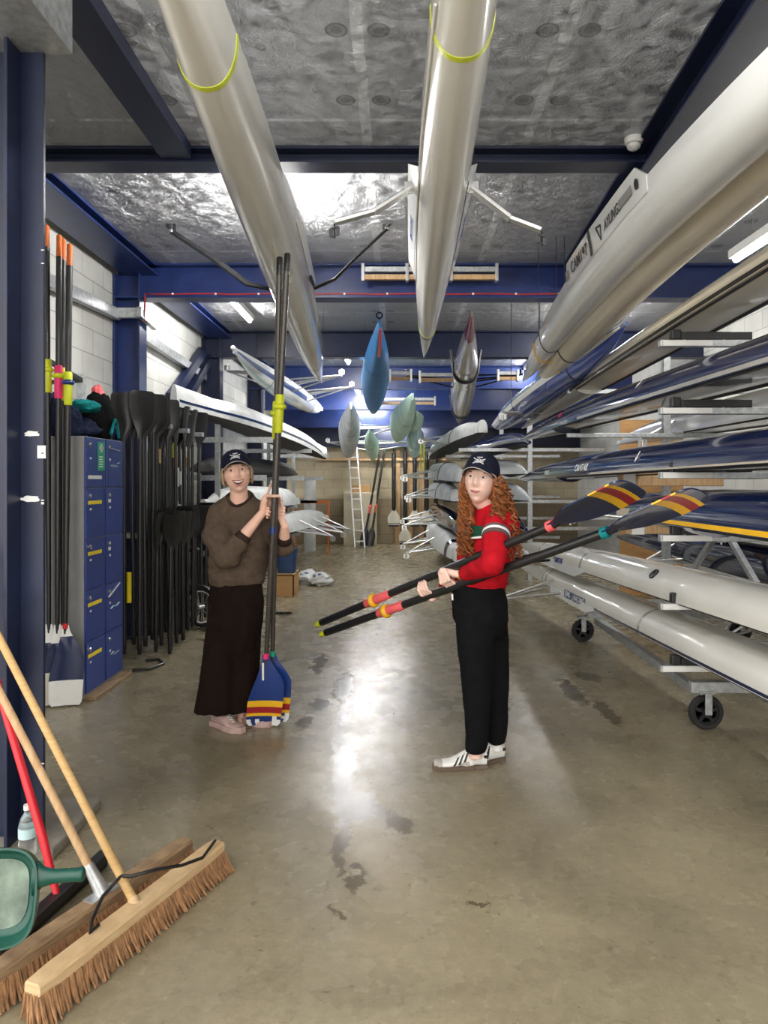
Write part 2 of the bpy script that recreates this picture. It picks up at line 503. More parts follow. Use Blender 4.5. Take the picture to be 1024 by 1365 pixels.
def link_mesh(name, me, mats, parent=None, smooth=38, bevel=0.0, origin=V((0, 0, 0))):
    if not isinstance(mats, (list, tuple)):
        mats = [mats]
    for q in mats:
        me.materials.append(MT[q] if isinstance(q, str) else q)
    if smooth:
        me.polygons.foreach_set('use_smooth', [True] * len(me.polygons))
        me.set_sharp_from_angle(angle=R(smooth))
    o = bpy.data.objects.new(name, me)
    COL.objects.link(o)
    if parent is not None:
        o.parent = parent
    else:
        o.location = origin
    if bevel:
        b = o.modifiers.new('bevel', 'BEVEL')
        b.width = bevel
        b.segments = 2
        b.limit_method = 'ANGLE'
        b.angle_limit = R(50)
    return o


def fuse(mb, voxel, smooth_it=2, origin=V((0, 0, 0)), bumps=None):
    """one continuous surface out of overlapping closed pieces"""
    me = mb.mesh('fuse')
    o = bpy.data.objects.new('fuse', me)
    COL.objects.link(o)
    r = o.modifiers.new('r', 'REMESH')
    r.mode = 'VOXEL'
    r.voxel_size = voxel
    if smooth_it:
        q = o.modifiers.new('s', 'SMOOTH')
        q.factor = 0.5
        q.iterations = smooth_it
    dg = bpy.context.evaluated_depsgraph_get()
    out = bpy.data.meshes.new_from_object(o.evaluated_get(dg))
    bpy.data.objects.remove(o)
    bpy.data.meshes.remove(me)
    if bumps:
        ns = [V(v.normal) for v in out.vertices]
        for v, nn in zip(out.vertices, ns):
            v.co += nn * bumps(V(v.co))
    for v in out.vertices:
        v.co -= origin
    out.update()
    return out


def empty(name, loc, label=None, cat=None, group=None):
    o = bpy.data.objects.new(name, None)
    o.empty_display_size = 0.1
    COL.objects.link(o)
    o.location = loc
    tag(o, label, cat, group)
    return o


def tag(o, label=None, cat=None, group=None, kind=None):
    if label:
        o['label'] = label
    if cat:
        o['category'] = cat
    if group:
        o['group'] = group
    if kind:
        o['kind'] = kind
    return o


def struct(o):
    o['kind'] = 'structure'
    return o


def copy_tree(o, parent=None):
    c = o.copy()
    COL.objects.link(c)
    if parent is not None:
        c.parent = parent
    for ch in [q for q in COL.objects if q.parent is o]:
        copy_tree(ch, c)
    return c


def lettering(name, text, M, size, mtl, parent, squeeze=1.0, bold=0.0, shear=0.0, align='CENTER'):
    cu = bpy.data.curves.new(name, 'FONT')
    cu.body = text
    cu.size = size
    cu.align_x = align
    cu.align_y = 'CENTER'
    cu.extrude = 0.0006
    cu.offset = bold
    cu.shear = shear
    o = bpy.data.objects.new(name, cu)
    COL.objects.link(o)
    dg = bpy.context.evaluated_depsgraph_get()
    me = bpy.data.meshes.new_from_object(o.evaluated_get(dg))
    bpy.data.objects.remove(o)
    org = root_loc(parent)
    for v in me.vertices:
        v.co = M @ V((v.co.x * squeeze, v.co.y, v.co.z)) - org
    me.update()
    return link_mesh(name, me, mtl, parent, 0)


def basis(o, x, y):
    x = V(x).normalized()
    y = V(y)
    z = x.cross(y).normalized()
    y = z.cross(x)
    M = Matrix((x, y, z)).transposed().to_4x4()
    M.translation = V(o)
    return M
# ------------------------------------------------------------------ the setting
CEIL = 3.68
YB = 17.3          # back wall
XL, XR = -2.8, 4.4


def sbox(name, lo, hi, m, bevel=0.0):
    return struct(MB().box(lo, hi).build(name, m, smooth=0, bevel=bevel, origin=V((0, 0, 0))))


sbox('floor', (-9, -6, -0.2), (9, YB + 0.3, 0), 'concrete')
sbox('ceiling', (XL - 0.2, 0.0, CEIL), (XR + 0.2, YB + 0.3, CEIL + 0.2), 'foil')
sbox('wall_left', (XL - 0.2, 2.6, 0), (XL, YB + 0.3, CEIL), 'block_white')
sbox('wall_right', (XR, 0.0, 0), (XR + 0.2, YB + 0.3, CEIL), 'block_white')
sbox('wall_back', (XL, YB, 0), (XR, YB + 0.3, CEIL), 'block_cream')


def ibeam(name, a, b, w, z0, z1, m, fl=0.018, web=0.014):
    """rolled steel I section from a to b (x, y), flanges of width w between heights z0 and z1"""
    a, b = V((a[0], a[1], 0)), V((b[0], b[1], 0))
    q = MB()
    up = V((0, 0, 1))
    for zc, hh, ww in ((z0 + fl / 2, fl, w), (z1 - fl / 2, fl, w), ((z0 + z1) / 2, z1 - z0 - 2 * fl, web)):
        q.bar(a + up * zc, b + up * zc, ww, hh, up)
    return struct(q.build(name, m, smooth=0, bevel=0.003))


# cross beams
ibeam('roof_beam', (XL, 4.60), (1.75, 4.60), 0.17, 3.575, CEIL, 'navy_steel')
for y, z0, z1, m in ((7.06, 3.34, CEIL, 'blue_steel'), (10.2, 3.30, CEIL, 'navy_steel'), (13.3, 3.25, CEIL, 'blue_steel'), (14.9, 3.02, 3.5, 'blue_steel'),
                     (16.1, 2.74, 3.3, 'blue_steel'), (17.1, 2.34, 2.95, 'navy_steel')):
    ibeam('roof_beam', (XL + 0.02, y), (XR, y), 0.2, z0, z1, m)
# beams running into the depth
q = MB()
for a, b in (((1.49, 2.0), (1.745, 7.0)),):
    for zc, hh, ww in ((3.459, 0.018, 0.22), (3.56, 0.2, 0.03), (3.67, 0.018, 0.22)):
        q.bar(V((a[0], a[1], zc)), V((b[0], b[1], zc)), ww, hh)
struct(q.build('roof_beam', 'navy_steel', smooth=0))
sbox('roof_beam', (-1.50, 0.3, 3.59), (-1.31, 4.51, CEIL), 'navy_steel', 0.004)
ibeam('eaves_beam', (-2.55, 2.9), (-2.55, 17.2), 0.34, 3.58, CEIL, 'blue_steel')
# columns on the left wall
for y in (7.06, 10.2, 13.3, 16.2):
    q = MB()
    for xa, xb, ya, yb in ((-2.79, -2.775, y - 0.1, y + 0.1), (-2.545, -2.53, y - 0.1, y + 0.1), (-2.775, -2.545, y - 0.008, y + 0.008)):
        q.box((xa, ya, 0), (xb, yb, 3.58))
    struct(q.build('steel_column', 'blue_steel' if y < 8 else 'navy_steel', smooth=0, bevel=0.002))
# haunch braces in the corner behind the second beam
for y, za, zb in ((9.9, 2.55, 3.35), (10.25, 2.45, 3.32)):
    q = MB().bar((-2.72, y - 1.35, za), (-2.72, y, zb), 0.10, 0.12)
    struct(q.build('steel_brace', 'navy_steel', smooth=0))
# galvanised rail along the left wall and round the column
q = MB()
q.bar((-2.74, 3.2, 3.02), (-2.74, 6.95, 3.17), 0.06, 0.11)
q.bar((-2.50, 6.86, 3.18), (-2.5, 7.3, 3.14), 0.05, 0.1)
q.bar((-2.78, 6.925, 3.18), (-2.475, 6.925, 3.18), 0.05, 0.1)
q.bar((-2.74, 7.3, 3.12), (-2.74, 10.1, 3.02), 0.06, 0.11)
struct(q.build('wall_rail', 'galv', smooth=0, bevel=0.006))
# the door column in the front left corner with its cap plate
q = MB()
q.box((-1.95, 2.985, 0), (-1.49, 3.005, 3.4))
q.box((-1.95, 3.24, 0), (-1.635, 3.26, 3.4))
q.box((-1.74, 3.005, 0), (-1.70, 3.24, 3.4))
q.box((-1.60, 2.88, 0.0), (-1.585, 2.985, 3.36))
col = struct(q.build('door_column', 'navy_steel', smooth=0, bevel=0.003))
sbox('door_lintel', (-2.8, 2.35, 3.35), (-1.375, 3.0, CEIL), 'galv')
sbox('column_plinth', (-1.72, 2.88, 0), (-1.40, 3.36, 0.05), 'slab', 0.01)
# scratches, bolt holes and stickers on the column
q = MB()
for px, py, w, h in ((42, 578, 26, 8), (39, 665, 36, 9)):
    p = W(px, py, 2.984)
    ring = []
    for i in range(18):
        a = 2 * PI * i / 18
        k = 0.75 + 0.35 * noise.noise(V((px + math.cos(a) * 2, py, math.sin(a) * 2)))
        ring.append((p.x + math.cos(a) * w / 2 * 2.984 / F * k, p.z + math.sin(a) * h / 2 * 2.984 / F * k * 1.2))
    q.prism(ring, basis((0, 2.984, 0), (1, 0, 0), (0, 0, 1)), 0.0012)
q.box((W(50, 594, 2.984).x, 2.982, W(50, 611, 2.984).z), (W(61, 594, 2.984).x, 2.985, W(61, 594, 2.984).z))
rr = random.Random(3)
for i in range(20):
    px, py = rr.choice((19, 21, 57)), rr.uniform(300, 1080)
    p = W(px, py, 2.984)
    q.box((p.x - 0.006, 2.982, p.z - 0.002), (p.x + 0.006, 2.985, p.z + 0.002))
o = q.build('paint_chip', 'white', col, 0)
# right wall rail; red cable along the second beam and up to the detector
q = MB()
pts = [V((-2.48, 6.945, 3.1)), V((-2.47, 6.945, 3.375))] + [V((x, 6.945, 3.372 + 0.004 * math.sin(x * 9))) for x in [-2.4 + 0.2 * i for i in range(21)]] + [V((1.66, 6.94, 3.40)), V((1.60, 6.5, 3.48)), V((1.56, 5.6, 3.5))]
q.tube(pts, 0.008, 6)
cab = tag(q.build('alarm_cable', 'red_cable'), 'thin red cable clipped along the lower edge of the blue cross beam', 'cable')
q = MB()
for x in [-2.2 + 0.42 * i for i in range(10)]:
    q.ball((x, 6.94, 3.372), 0.012, 5)
q.build('clip', 'white', cab)

# ------------------------------------------------------------------ lamps
def batten(x, y, L, name_label, z=CEIL, tilt=0.0, w=0.10, strength=60, axis='y'):
    e = empty('ceiling_light', (x, y, z - 0.1), name_label, 'ceiling light', 'strip lights under the ceiling')
    d = V((0, 1, 0)) if axis == 'y' else V((1, 0, 0))
    c = V((x, y, z - 0.035))
    MB().bar(c - d * L / 2, c + d * L / 2, w, 0.07).build('housing', 'white', e, bevel=0.008)
    if z < CEIL - 0.05:
        for k in (-0.3, 0.3):
            MB().tube([c + d * L * k, V((c.x, c.y, CEIL + 0.01)) + d * L * k], 0.005, 6).build('hanger', 'galv', e)
    c2 = V((x, y, z - 0.085))
    m = MT['tube_light'].copy()
    m.node_tree.nodes['Principled BSDF'].inputs['Emission Strength'].default_value = strength
    MB().tube([c2 - d * (L / 2 - 0.03), c2 + d * (L / 2 - 0.03)], 0.022, 10).build('tube', m, e)
    return e


LS = 3.2
batten(-0.90, 5.3, 1.1, 'strip light on the foil ceiling hidden above the left white hull', strength=95 * LS)
batten(2.68, 4.9, 1.5, 'strip light shining down between the stacked hulls on the right', z=3.38, strength=50 * LS)
batten(-0.86, 12.0, 0.9, 'strip light beyond the tip of the left white hull', strength=50 * LS)
batten(-0.80, 14.2, 0.9, 'strip light far back above the grey hanging boat', z=3.40, strength=80 * LS)
batten(2.6, 9.0, 1.5, 'strip light above the far end of the right boat rack', strength=60 * LS)
batten(2.4, 13.0, 1.5, 'strip light above the covered boats at the back right', strength=60 * LS)
batten(-1.9, 8.4, 1.5, 'strip light over the oar rack by the left wall', strength=45 * LS)
batten(0.35, 1.1, 1.5, 'strip light just inside the entrance behind the white bow', strength=60 * LS)

batten(-0.56, 10.62, 0.7, 'added strip light hidden behind the third cross beam to lengthen the floor streak', z=3.52, strength=125 * LS, axis='x')  # added lamp, out of sight, stretching the bright streak on the floor
batten(-0.62, 13.7, 0.8, 'added strip light hidden behind the fourth cross beam to lengthen the floor streak', z=3.43, strength=125 * LS, axis='x')  # invented lamp the beam keeps from view; fills the middle of the floor streak
batten(-0.66, 15.6, 0.8, 'added strip light hidden behind the fifth cross beam to lengthen the floor streak', z=3.24, strength=110 * LS, axis='x')  # unseen extra lamp feeding the far end of the floor streak
batten(0.1, 16.6, 1.2, 'added strip light brightening the back wall above the standing oars', z=2.9, strength=60 * LS, axis='x')  # extra lamp put in to brighten the back wall

w = bpy.data.worlds.new('daylight')
S.world = w
w.use_nodes = True
bg = w.node_tree.nodes['Background']
bg.inputs[0].default_value = (1.0, 0.97, 0.92, 1)
bg.inputs[1].default_value = 3.3

# smoke detector
e = empty('smoke_detector', W(845, 188, 4.42), 'white round smoke detector on the foil ceiling beside the right beam', 'smoke detector')
p = V((W(845, 188, 4.42).x, 4.42, CEIL))
dn = Matrix.Translation(p) @ Matrix.Rotation(PI, 4, 'X')
MB().lathe([(0.0, 0), (0.058, 0), (0.058, 0.02), (0.05, 0.035), (0.0, 0.036)], dn, 24).build('base', 'white', e)
MB().lathe([(0.03, 0.034), (0.042, 0.045), (0.04, 0.06), (0.025, 0.072), (0.0, 0.075)], dn, 24).build('sensor', 'white', e)
tag(MB().tube([p + V((0.05, 0, -0.015)), p + V((0.12, -0.02, -0.01)), p + V((0.17, 0.0, -0.03)), p + V((0.22, 0.03, -0.06))], 0.007, 6).build('detector_cable', 'red_cable'),
    'short red cable running from the smoke detector to the beam', 'cable')
# ------------------------------------------------------------------ boats
class Hull:
    """a rowing shell: gunwale line from P0 to P1, round bottom below it (above it when inverted)"""

    def __init__(s, P0, P1, beam, depth, inv=False, p=2.6, q=1.0, arch=0.0, sq=2.3, tipw=0.035, tipd=0.16):
        s.P0, s.P1, s.b, s.d, s.inv, s.p, s.q, s.arch, s.sq, s.tipw, s.tipd = V(P0), V(P1), beam, depth, inv, p, q, arch, sq, tipw, tipd
        s.ax = (s.P1 - s.P0).normalized()
        s.side = s.ax.cross(V((0, 0, 1))).normalized()
        s.up = s.side.cross(s.ax)
        s.keel = s.up if inv else -s.up

    def c(s, t):
        return s.P0.lerp(s.P1, t) + V((0, 0, 1)) * s.arch * (1 - (2 * t - 1) ** 2)

    def tY(s, Y):
        return (Y - s.P0.y) / (s.P1.y - s.P0.y)

    def wd(s, t):
        k = min(0.9999, abs(2 * t - 1))
        w = s.b / 2 * max(s.tipw, (1 - k ** s.p) ** s.q)
        d = s.d * max(s.tipd, (1 - k ** (s.p + 1.5)) ** 0.7)
        return w, d

    def pt(s, t, phi, off=0.0):
        w, d = s.wd(t)
        c, sn = math.cos(phi), math.sin(phi)
        x = math.copysign(abs(c) ** (2 / s.sq), c) * w
        z = abs(sn) ** (2 / s.sq) * d
        if off:
            nx, nz = x / max(w, 1e-3) ** 2, z / max(d, 1e-3) ** 2
            ln = math.hypot(nx, nz) or 1
            x += nx / ln * off
            z += nz / ln * off
        return s.c(t) + s.side * x + s.keel * z

    def gun(s, t, sgn, out=0.0, dz=0.0):
        """gunwale point, sgn +1 on the right, dz measured towards the deck"""
        return s.c(t) + s.side * (s.wd(t)[0] + out) * sgn - s.keel * dz

    def ts(s, a, b, n):
        return [a + (b - a) * (0.5 - 0.5 * math.cos(PI * i / n)) for i in range(n + 1)]

    def shell(s, n=64, m=20):
        q = MB()
        rs = []
        for t in s.ts(0.0005, 0.9995, n):
            arc = [s.pt(t, PI * j / m) for j in range(m + 1)]
            w, d = s.wd(t)
            cam = min(0.05, w * 0.35)
            top = [s.c(t) - s.side * w * (1 - 2 * j / 5) - s.keel * cam * (1 - (1 - 2 * j / 5) ** 2) * 0.15 for j in range(1, 5)]
            rs.append(arc + top)
        q.rings(rs)
        return q

    def deck(s, a, b, n=16, off=0.004, cam=0.3):
        q = MB()
        rs = []
        for t in s.ts(a, b, n):
            w, d = s.wd(t)
            top = [s.c(t) + s.side * w * 0.96 * (1 - 2 * j / 8) - s.keel * (off + cam * w * (1 - (1 - 2 * j / 8) ** 2)) for j in range(9)]
            bot = [s.c(t) + s.side * w * 0.96 * (1 - 2 * j / 8) + s.keel * 0.012 for j in range(8, -1, -1)]
            rs.append(top + bot)
        q.rings(rs)
        return q

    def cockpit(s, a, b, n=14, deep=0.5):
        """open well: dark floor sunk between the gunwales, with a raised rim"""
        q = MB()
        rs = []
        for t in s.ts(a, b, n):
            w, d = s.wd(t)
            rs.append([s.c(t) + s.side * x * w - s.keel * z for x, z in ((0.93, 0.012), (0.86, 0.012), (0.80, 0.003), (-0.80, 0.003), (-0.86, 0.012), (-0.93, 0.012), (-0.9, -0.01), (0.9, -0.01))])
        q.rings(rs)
        return q

    def band(s, t0, t1, off=0.003, a=0.0, b=PI, m=22, th=0.003):
        q = MB()
        rs = []
        for t, o in ((t0, -0.001), (t0, off), (t1, off), (t1, -0.001)):
            rs.append([s.pt(t, a + (b - a) * j / m, o) for j in range(m + 1)])
        q.rings([list(r) for r in zip(*rs)], True)
        return q

    def stripe(s, t0, t1, p0, p1, off=0.0025, n=40):
        q = MB()
        rs = []
        for i in range(n + 1):
            t = t0 + (t1 - t0) * i / n
            rs.append([s.pt(t, p0, -0.001), s.pt(t, p0, off), s.pt(t, (p0 + p1) / 2, off), s.pt(t, p1, off), s.pt(t, p1, -0.001)])
        q.rings(rs)
        return q

    def sax_frame(s, t, sgn, k=0.5, h=0.075, flare=0.02, ph=0.32, flip=False):
        lo = s.pt(t, ph if sgn > 0 else PI - ph, 0.006)
        hi = s.gun(t, sgn, 0.006 + flare, h)
        x = s.ax * (sgn if not s.inv else -sgn)
        y = hi - lo
        return basis(lo.lerp(hi, k) + (x.cross(y)).normalized() * 0.003, x, y)

    def sax(s, t0, t1, sgn, h=0.06, th=0.012, ph=0.10, ends=0.12, n=16, flare=0.02):
        """raised saxboard that carries the riggers"""
        q = MB()
        rs = []
        for i in range(n + 1):
            k = i / n
            t = t0 + (t1 - t0) * k
            hh = h * sm(0, ends, k) * sm(0, ends, 1 - k) + 0.004
            f = flare * sm(0, ends, k) * sm(0, ends, 1 - k)
            lo = s.pt(t, (ph if sgn > 0 else PI - ph), 0.004)
            lo2 = s.gun(t, sgn, 0.001 - th) + s.keel * 0.02
            hi = s.gun(t, sgn, 0.004 + f, hh)
            hi2 = s.gun(t, sgn, 0.004 + f - th, hh)
            rs.append([lo, hi, hi2, lo2])
        q.rings(rs)
        return q

    def frame_on(s, t, phi, off=0.004, flip=False):
        """matrix lying on the shell: x along the boat, y towards the gunwale"""
        p = s.pt(t, phi, off)
        e = 0.03
        ty = s.pt(t, phi - e if phi < PI / 2 else phi + e, off) - p
        x = s.ax
        right = x.cross(ty)
        nrm = p - (s.c(t) + s.keel * 0.3 * s.wd(t)[1])
        if right.dot(nrm) < 0:
            x = -x
        if flip:
            return basis(p, -x, -ty)
        return basis(p, x, ty)


def boat(h, label, mats=('white_hull', 'white_hull'), cat='boat', group=None, open_=None, ball=None, name='rowing_shell', n=64):
    e = empty(name, (h.c(0.5).x, h.c(0.5).y, min(h.pt(0.5, PI / 2).z, h.c(0.5).z)), label, cat, group)
    h.shell(n).build('hull', mats[0], e, smooth=50)
    if open_:
        a, b = open_
        h.deck(0.01, a).build('bow_deck', mats[1], e, smooth=50)
        h.deck(b, 0.99).build('stern_deck', mats[1], e, smooth=50)
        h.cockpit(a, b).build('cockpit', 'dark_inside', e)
    else:
        h.deck(0.01, 0.99).build('deck', mats[1], e, smooth=50)
    if ball is not None:
        p = h.c(0.0 if ball == 0 else 1.0) + h.ax * (-0.012 if ball == 0 else 0.012) + h.keel * 0.015
        MB().ball(p, 0.028, 9).build('bow_ball', 'white', e)
    return e


def gate(q, p, out, up, s=1.0):
    """oarlock on its pin"""
    q.tube([p - up * 0.02 * s, p + up * 0.10 * s], 0.008 * s, 8)
    c = p + up * 0.045 * s
    for k in (-1, 1):
        q.bar(c + out * 0.03 * s * k - up * 0.03 * s, c + out * 0.03 * s * k + up * 0.035 * s, 0.012 * s, 0.03 * s, out)
    q.bar(c - out * 0.035 * s - up * 0.03 * s, c + out * 0.035 * s - up * 0.03 * s, 0.03 * s, 0.012 * s)
    q.bar(c - out * 0.035 * s + up * 0.036 * s, c + out * 0.035 * s + up * 0.036 * s, 0.02 * s, 0.008 * s)


def wing(e, pts, mtl, name='rigger_arm', w=0.05, flat=0.4, gt=True, up=V((0, 0, 1))):
    q = MB()
    r = [w * (0.62 - 0.2 * i / (len(pts) - 1)) for i in range(len(pts))]
    q.tube(pts, r, 12, flat=flat, up=(0, 0, 1))
    o = q.build(name, mtl, e, smooth=60)
    if gt:
        g = MB()
        d = (V(pts[-1]) - V(pts[-2])).normalized()
        gate(g, V(pts[-1]), d, up)
        g.build('oarlock', 'black', o, smooth=40)
        k = MB().lathe([(0.0, -0.012), (0.022, -0.012), (0.024, 0.0), (0.022, 0.012), (0, 0.012)], Matrix.Translation(V(pts[-1])), 14)
        k.build('pin_collar', 'chrome', o)
    return o


def tube_rigger(e, h, t, sgn, reach=0.62, span=0.35, rise=0.1, mtl='alu', r=0.011, dz=0.0):
    """three-stay rigger of thin tubes"""
    q = MB()
    tip = h.gun(t, sgn, reach) - h.keel * rise
    for dt in (-span / 2, 0.12 * span, span / 2):
        L = (h.P1 - h.P0).length
        q.tube([h.gun(t + dt / L, sgn, -0.01), tip], r, 8)
    a = h.pt(t, 0.5 if sgn > 0 else PI - 0.5)
    q.tube([a, tip], r * 0.9, 8)
    gate(q, tip, h.side * sgn, -h.keel)
    return q.build('rigger', mtl, e, smooth=40)


def sling(h, t, label, mtl='black', w=0.03):
    """webbing strap under the hull, both ends up to the ceiling or beam above"""
    q = MB()
    wq, d = h.wd(t)
    pts = [h.pt(t, PI * j / 16, 0.004) for j in range(17)]
    top = CEIL + 0.0
    pts = [V((pts[0].x, pts[0].y, top))] + pts + [V((pts[-1].x, pts[-1].y, top))]
    ax = h.ax
    rs = []
    for i, p in enumerate(pts):
        a, b = pts[max(0, i - 1)], pts[min(len(pts) - 1, i + 1)]
        tn = (b - a).normalized()
        nn = tn.cross(ax).normalized()
        rs.append([p + ax * w / 2 + nn * 0.001, p - ax * w / 2 + nn * 0.001, p - ax * w / 2 - nn * 0.001, p + ax * w / 2 - nn * 0.001])
    q.rings(rs)
    return tag(q.build('boat_sling', mtl, smooth=0), label, 'strap', 'slings under the hanging boats')


UPZ = V((0, 0, 1))
# --- the left white hull overhead
h1 = Hull((-0.72, 1.2, 3.42), W(429, 507, 10.3), 0.36, 0.26, p=2.5, arch=0.10)
e = boat(h1, 'long white rowing shell hanging overhead on the left with black rigger arms', open_=(0.36, 0.68))
t = h1.tY(2.95)
h1.band(t - 0.0016, t + 0.0016, 0.003).build('tape_band', 'lime_tape', e, 0)
t = h1.tY(6.0)
for sg, pts in ((-1, ((362, 386, 6.0), (330, 378, 5.98), (285, 345, 5.95), (228, 308, 5.9))), (1, ((420, 384, 6.0), (446, 372, 6.0), (475, 343, 5.95), (516, 305, 5.9)))):
    P = [h1.gun(t, sg, -0.02) + V((0, 0, 0.02))] + [W(*a) for a in pts]
    wing(e, P, 'black_alu', w=0.062, flat=0.5)
for sg in (-1, 1):
    h1.sax(h1.tY(4.85), h1.tY(6.5), sg, 0.05).build('saxboard', 'white_hull', e)
sling(h1, h1.tY(1.7), 'black sling round the near half of the left white hull', w=0.02)
sling(h1, h1.tY(8.8), 'black sling round the far half of the left white hull', w=0.02)
# --- the centre white hull overhead
h2 = Hull((0.215, 0.5, 3.30), W(565, 474, 8.3), 0.285, 0.21, p=2.3, arch=0.10)
e = boat(h2, 'white rowing shell hanging overhead in the middle with pale flat rigger wings', open_=(0.36, 0.66))
t = h2.tY(2.62)
h2.band(t - 0.0018, t + 0.0018, 0.003).build('tape_band', 'lime_tape', e, 0)
t = h2.tY(6.9)
h2.band(t - 0.001, t + 0.001, 0.003).build('tape_band', 'lime_tape', e, 0)
for sg in (-1, 1):
    h2.sax(h2.tY(3.9), h2.tY(5.7), sg, 0.07, flare=0.05, ends=0.06, ph=0.35).build('saxboard', 'cool_hull', e)
t = h2.tY(4.15)
for sg, pts in ((-1, ((541, 268, 4.15), (500, 282, 4.15), (446, 297, 4.12))), (1, ((634, 273, 4.15), (680, 291, 4.15), (722, 307, 4.12)))):
    P = [h2.gun(t, sg, 0.02, 0.0)] + [W(*a) for a in pts[1:]]
    q = MB()
    for i in range(2):
        q.bar(P[i], P[i + 1] + (P[i + 1] - P[i]) * 0.001, 0.075 - 0.015 * i, 0.022)
    o = q.build('rigger_wing', 'alu', e, 0, bevel=0.004)
    g = MB()
    gate(g, P[2] - UPZ * 0.02, (P[2] - P[1]).normalized(), -UPZ, 0.7)
    g.build('oarlock', 'black', o)
    b = MB().bar(h2.gun(t, sg, 0.030, -0.035), h2.gun(t, sg, 0.030, 0.035), 0.09, 0.015, h2.ax)
    b.build('rigger_plate', 'alu', o, 0, bevel=0.003)
for sg in (-1, 1):
    lettering('lettering', 'SIMS RACING', h2.sax_frame(h2.tY(4.75), sg, 0.5, 0.07, 0.05, 0.35), 0.065, 'blade_blue', e, 1.0)
q = MB()
pts = [h2.pt(h2.tY(y), PI - 0.55 - 0.02 * math.sin(y * 7) + 0.12 * (y - 2.4), 0.008) for y in [2.45 + 0.12 * i for i in range(26)]]
q.tube(pts, 0.006, 6)
q.build('cord', 'white', e)
sling(h2, h2.tY(1.6), 'black sling round the near half of the middle white hull', w=0.02)
sling(h2, h2.tY(7.0), 'black sling round the far half of the middle white hull', w=0.02)
# --- two hulls side by side high on the right
h3 = Hull((1.30, 0.5, 2.76), W(697, 506, 7.7), 0.30, 0.21, p=2.4, arch=0.29)
e = boat(h3, 'big white hull high on the right marked CAM197 in black along its edge', mats=('cool_hull', 'cool_hull'), open_=(0.34, 0.66))
ta, tb = h3.tY(3.35), h3.tY(5.0)
h3.sax(ta, tb, -1, 0.075, flare=0.02, ends=0.05, ph=0.32).build('saxboard', 'cool_hull', e)
h3.sax(ta, tb, 1, 0.075, flare=0.02, ends=0.05).build('saxboard', 'cool_hull', e)
ph = PI - 0.16
lettering('hull_number', 'CAM197', h3.sax_frame(h3.tY(4.58), -1, 0.5), 0.10, 'black', e, 1.15, 0.001)
lettering('maker_lettering', 'AYLINGS', h3.sax_frame(h3.tY(3.86), -1, 0.45), 0.075, 'black', e, 1.0, 0.001, 0.3)
M = h3.sax_frame(h3.tY(4.10), -1, 0.45)
q = MB()
for a, b in (((-0.05, 0.045), (0.04, 0.03)), ((0.04, 0.03), (0.01, -0.045)), ((0.01, -0.045), (-0.05, 0.045))):
    q.bar(M @ V((*a, 0)), M @ V((*b, 0)), 0.009, 0.003, M.to_3x3() @ V((0, 0, 1)))
q.build('maker_logo', 'black', e, 0)
for Y, x0, x1, y0, y1, m in ((4.90, -.035, .035, -.03, .03, 'lock_grey'), (3.62, -.10, .10, -.022, .022, 'lock_grey'), (4.30, -.018, .018, -.075, .075, 'black')):
    M = h3.sax_frame(h3.tY(Y), -1, 0.5)
    MB().box((x0, y0, 0), (x1, y1, 0.003), M=M).build('sticker', m, e, 0)
M = h3.sax_frame(h3.tY(3.45), -1, 0.5)
MB().lathe([(0, 0), (0.026, 0), (0.026, 0.003), (0, 0.003)], M, 16).build('drain_hole', 'black', e, 0)
h4 = Hull((1.60, 0.5, 2.90), W(700, 538, 8.3), 0.31, 0.21, p=2.4, arch=0.27)
e2 = boat(h4, 'tan white hull tied alongside the hull marked CAM197', mats=('cream_hull', 'cream_hull'), open_=(0.34, 0.66))
# strap round both
q = MB()
Y = 6.55
pts = [h3.pt(h3.tY(Y), PI - PI * 0.62 * j / 10, 0.006) for j in range(11)] + [h4.pt(h4.tY(Y), PI * 0.55 - PI * 0.5 * j / 10, 0.006) for j in range(11)]
q.tube(pts, 0.010, 6, flat=0.5)
tag(q.build('tie_strap', 'yellow'), 'dull yellow strap tied round the paired hulls high on the right', 'strap')
for hh, nm in ((h3, 'the hull marked CAM197'), (h4, 'the tan hull next to it')):
    sling(hh, hh.tY(1.5), 'black sling at the near end of ' + nm, w=0.02)
    sling(hh, hh.tY(6.2), 'black sling at the far end of ' + nm, w=0.02)
# --- blue and white slim hull below them
h5 = Hull(W(836, 428, 5.3), W(656, 566, 10.2), 0.34, 0.22, p=2.4, arch=0.0)
e = boat(h5, 'slim blue hull with a white side line below the paired hulls', mats=('blue_hull', 'white_hull'))
h5.stripe(0.02, 0.98, PI - 0.14, PI - 0.42).build('side_line', 'white', e)
sling(h5, h5.tY(6.4), 'black sling at the near end of the slim blue hull', w=0.02)
sling(h5, h5.tY(8.3), 'black sling at the far end of the slim blue hull', w=0.02)

# --- boats hanging further in
hb = Hull(W(506, 425, 7.6), W(497, 545, 14.6), 0.42, 0.30, p=1.9, tipw=0.06, tipd=0.3, arch=-0.02)
e = boat(hb, 'boat in a bright blue cover hanging beyond the middle hull', mats=('blue_cover', 'blue_cover'), name='covered_boat')
M = hb.frame_on(0.03, PI / 2 - 0.1, 0.006)
q = MB().tube([hb.pt(0.012 + 0.012 * i, PI / 2 - 0.25 + 0.02 * i, 0.008) for i in range(10)], 0.016, 8, flat=0.5)
q.build('red_tie', 'coral', e)
tag(MB().torus(hb.P0 + V((0, -0.03, 0.03)), (0, 1, 0.2), 0.03, 0.008).build('hanging_ring', 'navy_cloth'), 'small dark rope ring on the nose of the blue covered boat', 'ring')
hs = Hull(W(629, 415, 7.4), W(612, 562, 15.8), 0.40, 0.26, p=1.9, tipw=0.05, tipd=0.25)
e = boat(hs, 'silver grey hull with maroon ends hanging right of the middle hull', mats=('silver_hull', 'silver_hull'))
